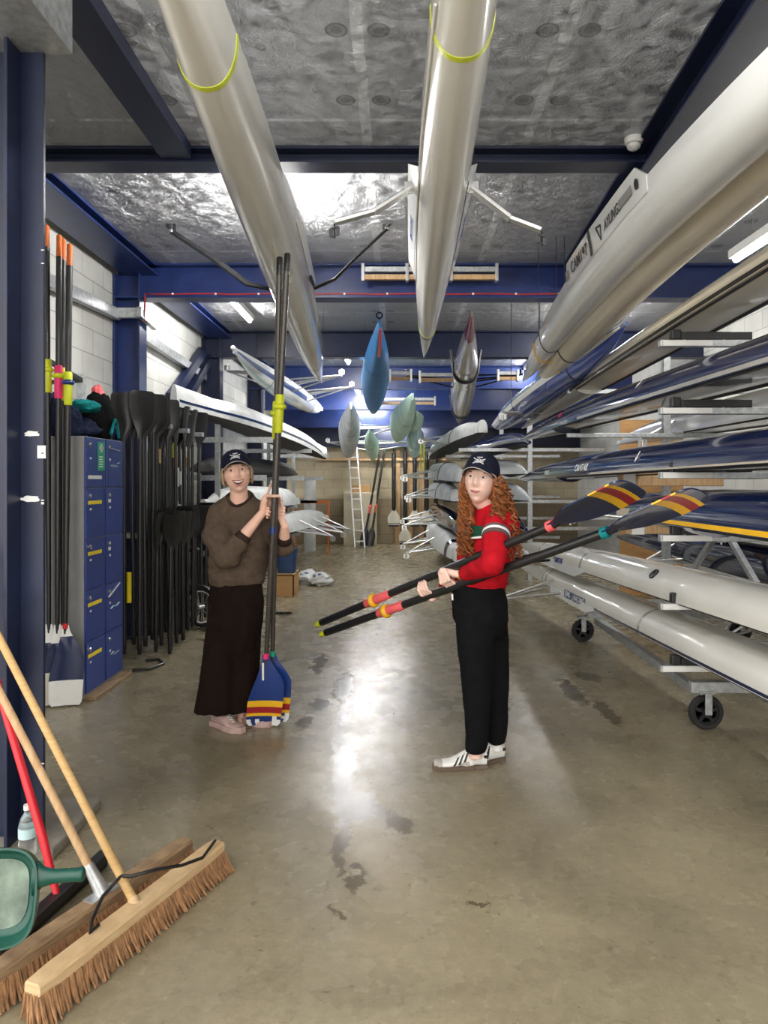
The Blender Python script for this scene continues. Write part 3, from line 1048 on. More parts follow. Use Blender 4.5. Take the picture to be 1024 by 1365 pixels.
hs.band(0.0012, 0.085, 0.003, -0.02, PI + 0.02).build('bow_tip', 'maroon_hull', e, 50)
hs.band(0.86, 0.9985, 0.003, -0.02, PI + 0.02).build('stern_tip', 'maroon_hull', e, 50)
for t in (0.30, 0.72):
    q = MB()
    pts = [hs.pt(t, PI * j / 16, 0.014) for j in range(17)]
    pts = [pts[0] + V((0.03, 0, 0.2))] + pts + [pts[-1] + V((-0.03, 0, 0.2))]
    q.tube(pts, 0.022, 8)
    q.build('padded_sling', 'black', e)
for sg in (-1, 1):
    tube_rigger(e, hs, 0.42, sg, 0.7, 0.5, 0.05, 'black_alu', 0.013)
hl = Hull(W(311, 462, 8.5), W(430, 543, 14.6), 0.36, 0.27, p=2.0, tipw=0.07, tipd=0.3, arch=-0.03)
e = boat(hl, 'white single scull with a white bow ball hanging over the left wall rack', mats=('cool_hull', 'white_hull'), ball=0, open_=(0.3, 0.7))
hl.stripe(0.02, 0.6, 0.25, 0.55).build('side_line', 'blue_steel', e)
hl.stripe(0.05, 0.5, PI / 2 - 0.5, PI / 2 - 0.2).build('pale_line', 'paleblue_cover', e)
for t in (0.42, 0.62):
    tube_rigger(e, hl, t, 1, 0.75, 0.5, 0.1, 'alu', 0.013)
tube_rigger(e, hl, 0.3, -1, 0.5, 0.4, 0.05, 'alu', 0.013)
far = [((468, 536, 12.2), (464, 598, 16.6), 0.44, 0.42, 'grey_cover', 'boat in a grey cover hanging above the ladder', 'silver_hull'),
       ((492, 572, 13.5), (499, 604, 17.0), 0.30, 0.30, 'mint_cover', 'small pale covered boat hanging just right of the ladder top', 'mint_cover'),
       ((550, 524, 11.0), (526, 574, 15.5), 0.42, 0.40, 'mint_cover', 'mint green covered boat hanging right of the blue covered boat', 'mint_cover'),
       ((556, 548, 12.0), (550, 563, 15.5), 0.34, 0.30, 'mint_cover', 'smaller mint green covered boat tucked behind the larger mint one', 'mint_cover'),
       ((557, 566, 12.8), (551, 597, 16.8), 0.34, 0.36, 'paleblue_cover', 'pale blue covered boat hanging under the small mint one', 'paleblue_cover')]
FH = []
for a, b, bm_, dp, m1, lb, m2 in far:
    hh = Hull(W(*a), W(*b), bm_, dp, p=1.9, tipw=0.10, tipd=0.3)
    e = boat(hh, lb, mats=(m1, m2), name='covered_boat', n=40)
    FH.append((hh, e, lb))
    if m1 == 'grey_cover':
        for t in (0.35, 0.7):
            hh.band(t, t + 0.008, 0.006).build('strap', 'white', e, 0)
tube_rigger(FH[0][1], FH[0][0], 0.45, 1, 0.8, 0.4, 0.0, 'alu', 0.014)
tube_rigger(FH[1][1], FH[1][0], 0.5, 1, 1.0, 0.4, 0.0, 'alu', 0.014)
tube_rigger(FH[1][1], FH[1][0], 0.5, -1, 0.8, 0.4, 0.0, 'alu', 0.014)
for hh, nm in ((hb, 'the blue covered boat'), (hl, 'the white single scull'), (hs, 'the maroon ended hull'), (FH[0][0], 'the grey covered boat'), (FH[1][0], 'the small pale covered boat'),
               (FH[2][0], 'the mint covered boat'), (FH[3][0], 'the smaller mint covered boat'), (FH[4][0], 'the pale blue covered boat')):
    sling(hh, 0.25, 'black sling at the near end of ' + nm, w=0.02)
    sling(hh, 0.75, 'black sling at the far end of ' + nm, w=0.02)
# lime strap ends hanging from the pale blue one
q = MB()
for dx in (0.0, 0.06):
    p = W(561, 590, 12.9) + V((dx, 0, 0))
    q.bar(p, p - V((0, 0, 0.5)), 0.03, 0.006, V((0, 1, 0)))
tag(q.build('strap_tail', 'lime_tape', smooth=0), 'lime strap tails dangling from the pale blue covered boat', 'strap')

# --- the rack on wheels at right with inverted hulls on its arms
LV = [0.38, 0.765, 1.19, 1.58, 1.98, 2.40]
e = empty('boat_rack', (2.5, 5.6, 0), 'tall galvanised boat rack on castors standing on the right', 'boat rack')
YA, YC = 4.42, 6.82
for y in (YA, YC):
    MB().bar((1.82, y, 0.265), (3.5, y, 0.265), 0.06, 0.07).build('base_beam', 'galv', e, 0, bevel=0.005)
    MB().bar((2.62, y + 0.1, 0.23), (2.62, y + 0.1, 2.75), 0.07, 0.07, V((0, 1, 0))).build('post', 'galv', e, 0, bevel=0.005)
    for z in LV:
        q = MB().bar((1.63, y, z), (3.5, y, z), 0.05, 0.042)
        o = q.build('arm', 'galv', e, 0, bevel=0.004)
        if y == YA:
            MB().box((1.645, y - 0.0275, z - 0.017), (1.95, y - 0.024, z + 0.017)).build('label_strip', 'white', o, 0)
            for xx in (1.78, 2.02):
                MB().tube([(xx, y - 0.02, z + 0.015), (xx, y - 0.02, z + 0.07)], 0.005, 6).build('pad_bolt', 'white', o)
            MB().box((1.70, y - 0.025, z + 0.021), (1.76, y + 0.025, z + 0.085)).build('foam_stop', 'black', o, 0, bevel=0.008)
            MB().box((1.76, y - 0.025, z + 0.021), (2.2, y + 0.025, z + 0.07)).build('foam_pad', 'black', o, 0, bevel=0.004)
for x in (1.92, 3.3):
    MB().bar((x, YA, 0.20), (x, YC, 0.20), 0.06, 0.06).build('base_rail', 'galv', e, 0, bevel=0.005)
for x, y in ((1.92, YA), (1.78, YC), (3.3, YC), (3.3, YA)):
    q = MB()
    for d in (-0.045, 0.045):
        q.bar((x, y + d, 0.10), (x, y + d, 0.235), 0.045, 0.008, V((0, 1, 0)))
    q.bar((x - 0.05, y, 0.235), (x + 0.05, y, 0.235), 0.07, 0.02)
    o = q.build('castor_fork', 'galv', e, 0, bevel=0.003)
    w_ = MB()
    M = Matrix.Translation((x, y, 0.107)) @ Matrix.Rotation(PI / 2, 4, 'X')
    w_.lathe([(0.078, -0.022), (0.098, -0.025), (0.107, -0.012), (0.107, 0.012), (0.098, 0.025), (0.078, 0.022), (0.074, 0), (0.078, -0.022)], M, 32)
    w_.build('tyre', 'rubber', o)
    w_ = MB()
    w_.lathe([(0, -0.03), (0.03, -0.03), (0.03, 0.03), (0, 0.03)], M, 16)
    w_.torus((x, y, 0.107), (0, 1, 0), 0.072, 0.010, 28, 6)
    for k in range(5):
        a = 2 * PI * k / 5 + 0.3
        w_.bar((x, y, 0.107), (x + math.cos(a) * 0.072, y, 0.107 + math.sin(a) * 0.072), 0.02, 0.022, V((0, 1, 0)))
    w_.build('wheel_hub', 'black', o)
for y, z, x0, x1 in ((5.75, 1.115, 1.86, 2.7), (5.9, 1.50, 1.84, 2.7), (5.3, 0.70, 2.1, 2.7)):
    o = MB().box((x0, y - 0.03, z), (x1, y + 0.03, z + 0.09)).build('timber_bearer', 'timber', e, 0, bevel=0.006)
    MB().box((x0 + 0.03, y - 0.033, z - 0.003), (x0 + 0.13, y + 0.033, z + 0.093)).build('tape_wrap', 'white', o, 0)
for a, b in (((2.62, 4.5, 0.3), (2.62, 5.6, 1.1)), ((2.62, 6.9, 0.3), (2.62, 5.7, 1.2))):
    MB().bar(a, b, 0.04, 0.04).build('brace', 'galv', e, 0)

RG = 'upturned hulls on the right rack'
r1 = Hull((2.50, -4, 0.52), W(690, 754, 9.4), 0.40, 0.17, True, p=3.2, arch=0.02)
e = boat(r1, 'white upturned hull lowest on the right rack just above the castors', mats=('white_hull', 'cool_hull'), group=RG, open_=(0.2, 0.80))
r1.stripe(0.3, r1.tY(6.0), PI - 0.02, PI - 0.10).build('navy_line', 'navy_hull', e)
r1.sax(r1.tY(5.95), r1.tY(7.5), -1, 0.05, flare=0.01).build('saxboard', 'cool_hull', e)
M = r1.frame_on(r1.tY(6.55), PI - 0.10, 0.010, True)
for x0, x1, tx in ((-0.24, -0.02, 'SIMS'), (0.03, 0.36, 'RACING')):
    MB().box((x0, -0.035, 0), (x1, 0.035, 0.002), M=M).build('decal', 'blade_blue', e, 0)
    M2 = M @ Matrix.Translation(((x0 + x1) / 2, 0, 0.003))
    lettering('lettering', tx, M2, 0.07, 'white', e, 1.1, 0.001)
tube_rigger(e, r1, r1.tY(7.3), -1, 0.62, 0.7, 0.12, 'alu', 0.015)
for y in (5.0, 7.6, 7.75):
    t = r1.tY(y)
    r1.band(t, t + 0.003, 0.0015).build('faint_band', 'silver_hull', e, 0)
r2 = Hull((2.50, -4, 0.98), W(690, 728, 9.4), 0.42, 0.185, True, p=3.2)
e = boat(r2, 'white upturned hull second from the bottom with a round black badge', mats=('white_hull', 'cool_hull'), group=RG, open_=(0.2, 0.78))
r2.sax(r2.tY(6.2), r2.tY(8.1), -1, 0.06, flare=0.015).build('saxboard', 'cool_hull', e)
M = r2.frame_on(r2.tY(7.0), PI - 0.12, 0.010, True)
lettering('lettering', 'SIMS UK', M, 0.07, 'blade_blue', e, 1.1, 0.002)
M = r2.frame_on(r2.tY(4.83), PI - 0.75, 0.003)
MB().torus(M.translation, M.to_3x3() @ V((0, 0, 1)), 0.036, 0.006, 28, 6).build('badge_ring', 'black', e)
q = MB().prism([(-0.012, -0.022), (0.012, -0.022), (0.014, 0.005), (0.004, 0.004), (0, 0.022), (-0.010, 0.004), (-0.014, 0.0)], M, 0.003)
q.build('badge_mark', 'black', e, 0)
for y in (6.3, 7.2, 7.9):
    t = r2.tY(y)
    r2.band(t, t + 0.004, 0.0015).build('faint_band', 'silver_hull', e, 0)
tube_rigger(e, r2, r2.tY(7.6), -1, 0.55, 0.5, 0.06, 'black_alu', 0.013)
r3 = Hull((2.55, -7, 1.30), (1.75, 5.9, 1.27), 0.46, 0.23, True, p=4.5, tipw=0.06, tipd=0.25)
e = boat(r3, 'navy upturned hull with a gold line behind the held oar blades', mats=('navy_hull', 'navy_hull'), group=RG, open_=(0.2, 0.86))
r3.stripe(0.3, r3.tY(4.75), PI - 0.02, PI - 0.12).build('gold_line', 'yellow', e)
M = r3.frame_on(r3.tY(5.3), PI - 0.25, 0.004)
for x0, x1, tx in ((-0.28, -0.12, 'SIMS'), (-0.10, 0.18, 'SIMS')):
    MB().box((x0, -0.03, 0), (x1, 0.03, 0.002), M=M).build('sticker', 'tan_hull', e, 0)
ARROW = [(-0.006, 0.045), (0.010, 0.045), (0.010, -0.005), (0.024, -0.002), (0.002, -0.045), (-0.020, -0.002), (-0.006, -0.005)]


def arrow(h, y, ph, e):
    p = h.pt(h.tY(y), ph, 0.004)
    d = h.pt(h.tY(y), ph + 0.05, 0.004) - h.pt(h.tY(y), ph - 0.05, 0.004)
    x = V((1, 0, 0)) if abs(h.ax.x) > 0.7 else -h.ax
    M = basis(p, x, -d if d.z < 0 else d)
    MB().prism(ARROW, M, 0.003).build('arrow_mark', 'white', e, 0)


arrow(r3, 4.95, PI - 0.22, e)
tube_rigger(e, r3, r3.tY(5.7), -1, 0.35, 1.0, -0.02, 'alu', 0.013)
r4 = Hull((2.50, -4, 1.73), W(693, 640, 9.2), 0.44, 0.20, True, p=3.0)
e = boat(r4, 'navy upturned hull lettered in white above the held oar blades', mats=('navy_hull', 'navy_hull'), group=RG, open_=(0.2, 0.84))
lettering('lettering', 'CANTAB', r4.frame_on(r4.tY(6.25), PI - 0.30, 0.004, True), 0.085, 'white', e, 1.0, 0.002, 0.2)
lettering('lettering', 'SIMS', r4.frame_on(r4.tY(7.5), PI - 0.30, 0.004, True), 0.055, 'white', e, 1.3, 0.001, 0.2)
arrow(r4, 5.0, PI - 0.5, e)
r4.stripe(0.2, r4.tY(6.0), PI - 0.01, PI - 0.05).build('side_line', 'tan_hull', e)
r5 = Hull((2.50, -4, 2.17), W(695, 587, 9.2), 0.44, 0.20, True, p=3.0)
e = boat(r5, 'navy upturned hull on the fifth arm with a small pink sticker', mats=('navy_hull', 'navy_hull'), group=RG, open_=(0.2, 0.86))
M = r5.frame_on(r5.tY(7.1), PI - 0.7, 0.003)
MB().lathe([(0, 0), (0.032, 0), (0.032, 0.003), (0, 0.003)], M, 14).build('sticker', 'pink', e, 0)
r5.stripe(0.2, r5.tY(6.4), PI - 0.02, PI - 0.12).build('side_line', 'silver_hull', e)
arrow(r5, 5.05, PI - 0.7, e)
r6 = Hull((2.45, -4, 2.98), W(696, 572, 9.3), 0.36, 0.17, True, p=3.0, arch=0.05)
e = boat(r6, 'slim pale grey upturned hull topmost on the right rack', mats=('cream_hull', 'white_hull'), group=RG, open_=(0.2, 0.8))
r6.stripe(0.2, r6.tY(7.2), PI - 0.02, PI - 0.14).build('side_line', 'dark_inside', e)
tube_rigger(e, r6, r6.tY(8.3), -1, 0.4, 0.6, -0.05, 'alu', 0.014)
# hulls on the far side of the same rack
bgm = [('white_hull', 'white'), ('navy_hull', 'navy'), ('navy_hull', 'navy'), ('white_hull', 'white'), ('cool_hull', 'bright white'), ('tan_hull', 'tan')]
words = ['bottom', 'second', 'third', 'fourth', 'fifth', 'top']
for i, z in enumerate(LV):
    hh = Hull((3.05, -3, z + 0.03), (2.85, 9.0 + 0.2 * (i % 3), z + 0.03), 0.46, 0.26, True, p=3.0)
    e = boat(hh, '%s upturned hull on the wall side of the right rack, %s level' % (bgm[i][1], words[i]), mats=(bgm[i][0], bgm[i][0]), group='hulls on the wall side of the right rack', open_=(0.2, 0.85), n=40)
    if i in (1, 4):
        tube_rigger(e, hh, hh.tY(7.0), -1, 0.3, 0.5, 0.05, 'alu', 0.013)
    if i in (0, 2):
        tube_rigger(e, hh, hh.tY(5.3), -1, 0.28, 0.9, 0.05, 'alu', 0.013)

# --- the rack further back on the right
e = empty('boat_rack', (1.9, 13.0, 0), 'galvanised boat rack at the back right behind the woman in red', 'boat rack')
for y in (11.0, 14.0):
    MB().bar((2.05, y, 0), (2.05, y, 2.6), 0.07, 0.07, V((0, 1, 0))).build('post', 'galv', e, 0)
    for z in (0.42, 0.80, 1.22, 1.60, 2.02):
        MB().bar((0.95, y, z), (3.2, y, z), 0.05, 0.05).build('arm', 'galv', e, 0)
BG = 'hulls on the back right rack'
bk = [(W(644, 576, 10.2), (0.80, 16.8, 2.05), 0.46, 0.30, 'white_cover', 'pale wrapped hull highest on the back right rack'),
      (W(615, 642, 10.4), (0.80, 16.6, 1.63), 0.42, 0.30, 'grey_cover', 'grey wrapped hull second from the top on the back right rack'),
      (W(608, 668, 10.5), (0.82, 16.6, 1.25), 0.42, 0.28, 'grey_cover', 'grey wrapped hull midway up the back right rack'),
      (W(612, 708, 10.4), (0.82, 16.4, 0.83), 0.42, 0.26, 'navy_hull', 'dark navy hull low on the back right rack'),
      (W(611, 748, 9.9), (0.70, 15.0, 0.50), 0.42, 0.30, 'white_cover', 'white hull with a navy strap lowest on the back right rack')]
for i, (a, b, bm_, dp, m, lb) in enumerate(bk):
    hh = Hull(a, b, bm_, dp, True, p=2.6, q=0.7, tipw=0.3, tipd=0.6)
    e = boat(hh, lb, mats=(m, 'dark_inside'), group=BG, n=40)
    if i == 4:
        hh.band(0.10, 0.13, 0.006).build('strap', 'navy_hull', e, 0)
    elif i < 3:
        hh.band(0.012, 0.025, 0.006).build('strap', 'white', e, 0)
        hh.band(0.3, 0.306, 0.006).build('strap', 'dark_inside', e, 0)
    for t in (0.35, 0.62):
        tube_rigger(e, hh, t, -1, 0.45 + 0.1 * (i % 2), 0.5, 0.05 * (i - 2), 'alu', 0.014)
for i, (x, z, m, lb) in enumerate(((1.85, 2.06, 'navy_hull', 'navy hull inside the back right rack, top level'), (1.8, 1.64, 'cool_hull', 'white hull inside the back right rack, second level'),
                                   (1.85, 1.26, 'grey_cover', 'grey wrapped hull inside the back right rack, middle level'), (1.8, 0.84, 'navy_hull', 'navy hull inside the back right rack, fourth level'),
                                   (1.85, 0.46, 'cool_hull', 'white hull inside the back right rack, bottom level'))):
    hh = Hull((x, 9.9, z), (x - 0.35, 16.8, z), 0.44, 0.26, True, p=2.6, tipw=0.1)
    e = boat(hh, lb, mats=(m, 'dark_inside'), group='hulls inside the back right rack', n=40)

# --- left wall rack
e = empty('boat_rack', (-2.4, 11.3, 0), 'galvanised boat rack along the left wall behind the smiling woman', 'boat rack')
for y, xa in ((9.0, -2.28), (12.4, -2.25), (15.0, -2.2)):
    MB().bar((xa, y, 0), (xa, y, 2.35), 0.06, 0.06, V((0, 1, 0))).build('post', 'galv', e, 0)
    for z, L in ((0.62, 0.55), (1.10, 0.5), (1.58, 0.62), (2.06, 0.75)):
        MB().bar((-2.75, y, z), (xa + L, y, z), 0.05, 0.07).build('arm', 'galv', e, 0)
LG = 'hulls on the left wall rack'
l1 = Hull(W(231, 541, 7.7), W(434, 612, 14.6), 0.50, 0.30, True, p=2.2, tipw=0.16, tipd=0.8, arch=0.03)
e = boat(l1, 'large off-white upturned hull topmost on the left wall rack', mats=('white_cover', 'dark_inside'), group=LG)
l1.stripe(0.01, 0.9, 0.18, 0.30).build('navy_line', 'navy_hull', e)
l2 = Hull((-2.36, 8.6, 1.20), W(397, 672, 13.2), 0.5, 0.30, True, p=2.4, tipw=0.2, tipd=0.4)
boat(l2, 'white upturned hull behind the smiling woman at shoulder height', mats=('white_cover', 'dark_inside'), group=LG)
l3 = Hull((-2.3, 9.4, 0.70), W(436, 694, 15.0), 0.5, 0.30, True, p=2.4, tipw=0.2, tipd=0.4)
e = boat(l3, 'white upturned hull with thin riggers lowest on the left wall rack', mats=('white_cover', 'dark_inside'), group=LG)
for t in (0.5, 0.65, 0.8):
    tube_rigger(e, l3, t, 1, 0.55, 0.5, 0.10, 'alu', 0.013)
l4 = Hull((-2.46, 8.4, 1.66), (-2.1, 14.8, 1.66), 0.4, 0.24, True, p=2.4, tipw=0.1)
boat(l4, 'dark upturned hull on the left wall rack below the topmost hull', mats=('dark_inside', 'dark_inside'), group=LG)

# wooden hanging cradles on the beams
def cradle(px0, px1, py, Y, lb):
    a, b = W(px0, py, Y), W(px1, py, Y)
    e = empty('boat_cradle', (a + b) / 2, lb, 'cradle', 'wooden boat cradles on the cross beams')
    L = b.x - a.x
    for dz, dy in ((0.03, 0), (-0.045, 0.0)):
        MB().box((a.x, Y - 0.02 + dy, a.z + dz - 0.028), (b.x, Y + 0.03 + dy, a.z + dz + 0.022)).build('batten', 'timber' if dz < 0 else 'galv', e, 0, bevel=0.004)
    for x in ((a.x, a.x + L * 0.33, a.x + L * 0.66, b.x) if L > 1 else (a.x, b.x)):
        MB().box((x - 0.015, Y - 0.035, a.z - 0.09), (x + 0.015, Y + 0.04, a.z + 0.08)).build('bracket', 'alu', e, 0, bevel=0.003)
    return e


cradle(484, 662, 363, 6.88, 'long wooden cradle fixed to the blue beam behind the middle hull')
cradle(560, 606, 502, 10.0, 'wooden cradle on the far beam left of the maroon ended hull')
cradle(520, 548, 500, 10.02, 'short wooden cradle on the far beam right of the blue cover')
cradle(508, 580, 534, 13.1, 'wooden cradle on the deep blue beam behind the mint boat')
cradle(664, 690, 500, 10.03, 'wooden cradle on the far beam near the tips of the paired hulls')
# ------------------------------------------------------------------ oars
def blade_mesh(kind='cleaver', L=0.46, n=22, bw=1.0):
    """returns rows of (s along, x left, x right); s = 0 at the neck"""
    rows = []
    for i in range(n + 1):
        s = i / n
        if kind == 'cleaver':
            l = 0.022 + 0.080 * sm(0.0, 0.75, s)
            r = 0.022 + 0.098 * sm(0.0, 0.42, s) - 0.012 * sm(0.5, 1.0, s)
        else:
            l = r = 0.02 + 0.075 * sm(0.0, 0.55, s) - 0.012 * sm(0.6, 1, s)
        if s > 0.93:
            k = (s - 0.93) / 0.07
            l -= 0.018 * k * k
            r -= 0.018 * k * k
        rows.append((s * L, -l * bw, r * bw))
    return rows


def make_oar(name, grip, tip, wide, label, cat, blade, group=None, kind='cleaver', L=0.46, stripes=(), grip_mat='black', collar_mat='lime', shaft_mat='carbon',
             collar_at=0.30, grip_len=0.12, r0=0.0205, r1=0.0145, neck_mat=None, sleeve=True, spoon=0.035, button='lime', chips=0, bw=1.0):
    """grip and tip are the two ends; wide is the direction across the blade"""
    grip, tip = V(grip), V(tip)
    ax = (tip - grip).normalized()
    wide = V(wide)
    wide = (wide - ax * wide.dot(ax)).normalized()
    nrm = ax.cross(wide)
    LL = (tip - grip).length
    e = empty(name, grip if grip.z < tip.z else tip, label, cat, group)
    ns = grip + ax * (LL - L)
    MB().tube([grip + ax * grip_len * 0.9, grip + ax * LL * 0.5, ns, ns + ax * 0.06], [r0, r0 * 0.97, r1, r1 * 0.7], 12).build('shaft', shaft_mat, e, 60)
    MB().tube([grip, grip + ax * 0.008, grip + ax * grip_len, grip + ax * (grip_len + 0.01)], [0.010, 0.0185, 0.0195, 0.016], 12).build('handle', grip_mat, e, 60)
    c = grip + ax * LL * collar_at
    if sleeve:
        MB().tube([c - ax * 0.11, c - ax * 0.10, c + ax * 0.11, c + ax * 0.12], [0.022, 0.0275, 0.0265, 0.022], 14).build('sleeve', collar_mat, e, 50)
        q = MB().tube([c + ax * (-0.055), c + ax * (-0.045), c + ax * (-0.03), c + ax * (-0.02)], [0.03, 0.042, 0.042, 0.03], 16)
        q.build('button', button, e, 50)
    # blade
    rows = blade_mesh(kind, L, 22, bw)
    q = MB()
    m = 8
    rs = []
    th = 0.0035
    for s, a, b in rows:
        u = s / L
        top, bot = [], []
        for j in range(m + 1):
            k = j / m
            x = a + (b - a) * k
            hh = -spoon * (u * u) + 0.10 * ((2 * k - 1) ** 2) * 0.16 * sm(0.05, 0.4, u)
            t2 = th * (1 + 2.2 * (1 - u) * (1 - abs(2 * k - 1)))
            p = ns + ax * s + wide * x + nrm * hh
            top.append(p + nrm * t2)
            bot.append(p - nrm * t2)
        rs.append(top + bot[::-1])
    q.rings(rs)
    mats = [blade]
    kk = len(rs[0])
    nrow = len(rs) - 1
    names = {}
    for (s0, s1, mm) in stripes:
        if mm not in mats:
            mats.append(mm)
        for i in range(nrow):
            if s0 <= (i + 0.5) / nrow < s1:
                for j in range(kk):
                    q.m[i * kk + j] = mats.index(mm)
    if chips:
        rn = random.Random(chips)
        if 'white' not in mats:
            mats.append('white')
        for i in range(nrow - 3, nrow):
            for j in range(kk):
                x = abs(2 * ((j if j <= m else 2 * m + 1 - j) / m) - 1)
                if rn.random() < (0.9 if x > 0.45 and i > nrow - 3 else 0.12):
                    q.m[i * kk + j] = mats.index('white')
    b = q.build('blade', mats, e, 50)
    if neck_mat:
        MB().tube([ns - ax * 0.012, ns + ax * 0.022], [r1 * 1.25, r1 * 1.25], 12).build('neck_tape', neck_mat, e)
    return e, ns, ax


BST = ((0.63, 0.715, 'yellow'), (0.715, 0.80, 'red_paint'), (0.80, 0.885, 'yellow'))
# the pair held upright by the smiling woman, blades on the floor
OB = V(((350 - CX) * 4.42 / F, 4.42, 0.012))
oa_t, ob_t = W(383.5, 337, 4.18), W(373, 342, 4.215)
o, ns, ax = make_oar('oar', oa_t, OB, (1, 0.15, 0), 'upright oar in front of the pair held by the smiling woman, blade on the floor', 'oar', 'blade_blue', stripes=BST,
                     chips=5, neck_mat='pink', collar_at=0.325, shaft_mat='brown_carbon')
MB().tube([ns - ax * 0.80, ns - ax * 0.76], 0.0215, 12).build('blue_tape', 'blade_blue', o)
# white marks on the blade
q = MB()
rn = random.Random(11)
for i in range(16):
    s, x = rn.uniform(0.08, 0.42), rn.uniform(-0.06, 0.09)
    p = ns + ax * s + V((x, 0.15 * x, 0))
    q.box((p.x - 0.006, p.y - 0.016, p.z - 0.003), (p.x + 0.006, p.y - 0.008, p.z + 0.003))
nm = MB().box((-0.006, -0.055, 0), (0.006, 0.055, 0.002), M=basis(ns + ax * 0.10 + V((-0.012, -0.018, 0)), (1, 0.15, 0), -ax))
nm.build('name_sticker', 'white', o, 0)
o2, ns2, ax2 = make_oar('oar', ob_t, OB + V((0.045, 0.055, 0.002)), (1, 0.15, 0), 'upright oar behind its twin in the pair held by the smiling woman', 'oar', 'blade_blue', stripes=BST,
                        chips=9, neck_mat='green_sign', collar_at=0.335, shaft_mat='brown_carbon')
# the pair carried under the arm of the woman in red
c1g, c1t = W(421, 833, 4.62), W(846, 654, 3.08)
c2g, c2t = W(427, 846, 4.60), W(935, 664, 2.88)
kw = dict(r0=0.0235, r1=0.022, bw=1.2, grip_mat='lime', collar_mat='coral', button='yellow', collar_at=0.265, stripes=((0.68, 0.76, 'yellow'), (0.76, 0.85, 'red_paint'), (0.85, 0.90, 'yellow')), grip_len=0.07)
o3, ns3, ax3 = make_oar('oar', c1g, c1t, (-0.75, -0.63, 0.25), 'upper oar of the two carried by the woman in red, blade at right', 'oar', 'blade_navy', neck_mat='coral', chips=0, **kw)
o4, ns4, ax4 = make_oar('oar', c2g, c2t, (-0.72, -0.66, 0.20), 'lower oar of the two carried by the woman in red, with teal neck tape', 'oar', 'blade_navy', neck_mat='teal', **kw)

# tall oars standing in front of the locker, seen past the column
tall = [((79, 313, 4.92), (76, 922, 4.84), 'orange', 'pink', 'blade_white', 'tall oar with a pink sleeve leaning in front of the grey locker side', 'lime'),
        ((84, 318, 4.95), (84, 922, 4.89), 'orange', 'lime', 'blade_blue', 'tall oar with a lime sleeve just behind the pink sleeved one', 'lime'),
        ((93, 325, 4.90), (86, 925, 4.82), 'orange', 'lime', 'white', 'tall oar with a lime sleeve and white blade nearest the locker doors', 'blade_blue'),
        ((62, 300, 4.9), (66, 915, 4.86), 'orange', 'lime', 'white', 'tall oar half hidden by the door column', 'lime')]
for i, (a, b, gm, cm, bm_, lb, bt) in enumerate(tall):
    A, B = W(*a), W(*b)
    B.z = 0.012
    if i == 2:
        stp = ((0.0, 0.12, 'white'), (0.12, 0.66, 'blade_navy'), (0.66, 1.0, 'white'))
    else:
        stp = ((0.0, 0.25, 'white'), (0.25, 0.6, 'blade_navy'))
    make_oar('sweep_oar', A, B, (1, 0.3, 0), lb, 'oar', bm_, 'tall oars beside the lockers', L=0.55, grip_mat=gm, collar_mat=cm, button=bt, collar_at=0.315, grip_len=0.17, stripes=stp, neck_mat='red' if i == 2 else None)
# bracket that holds them to the wall
q = MB().bar(W(60, 478, 4.97), W(108, 507, 5.4), 0.03, 0.03)
q.bar(W(108, 507, 5.4), V((-2.79, 5.55, W(108, 507, 5.4).z)), 0.03, 0.03)
q.bar(W(62, 483, 4.97), V((-2.79, 5.0, W(62, 483, 4.97).z)), 0.03, 0.03)
tag(q.build('oar_bracket', 'black', smooth=0), 'black bar bracket holding the tall oars against the left wall', 'bracket')

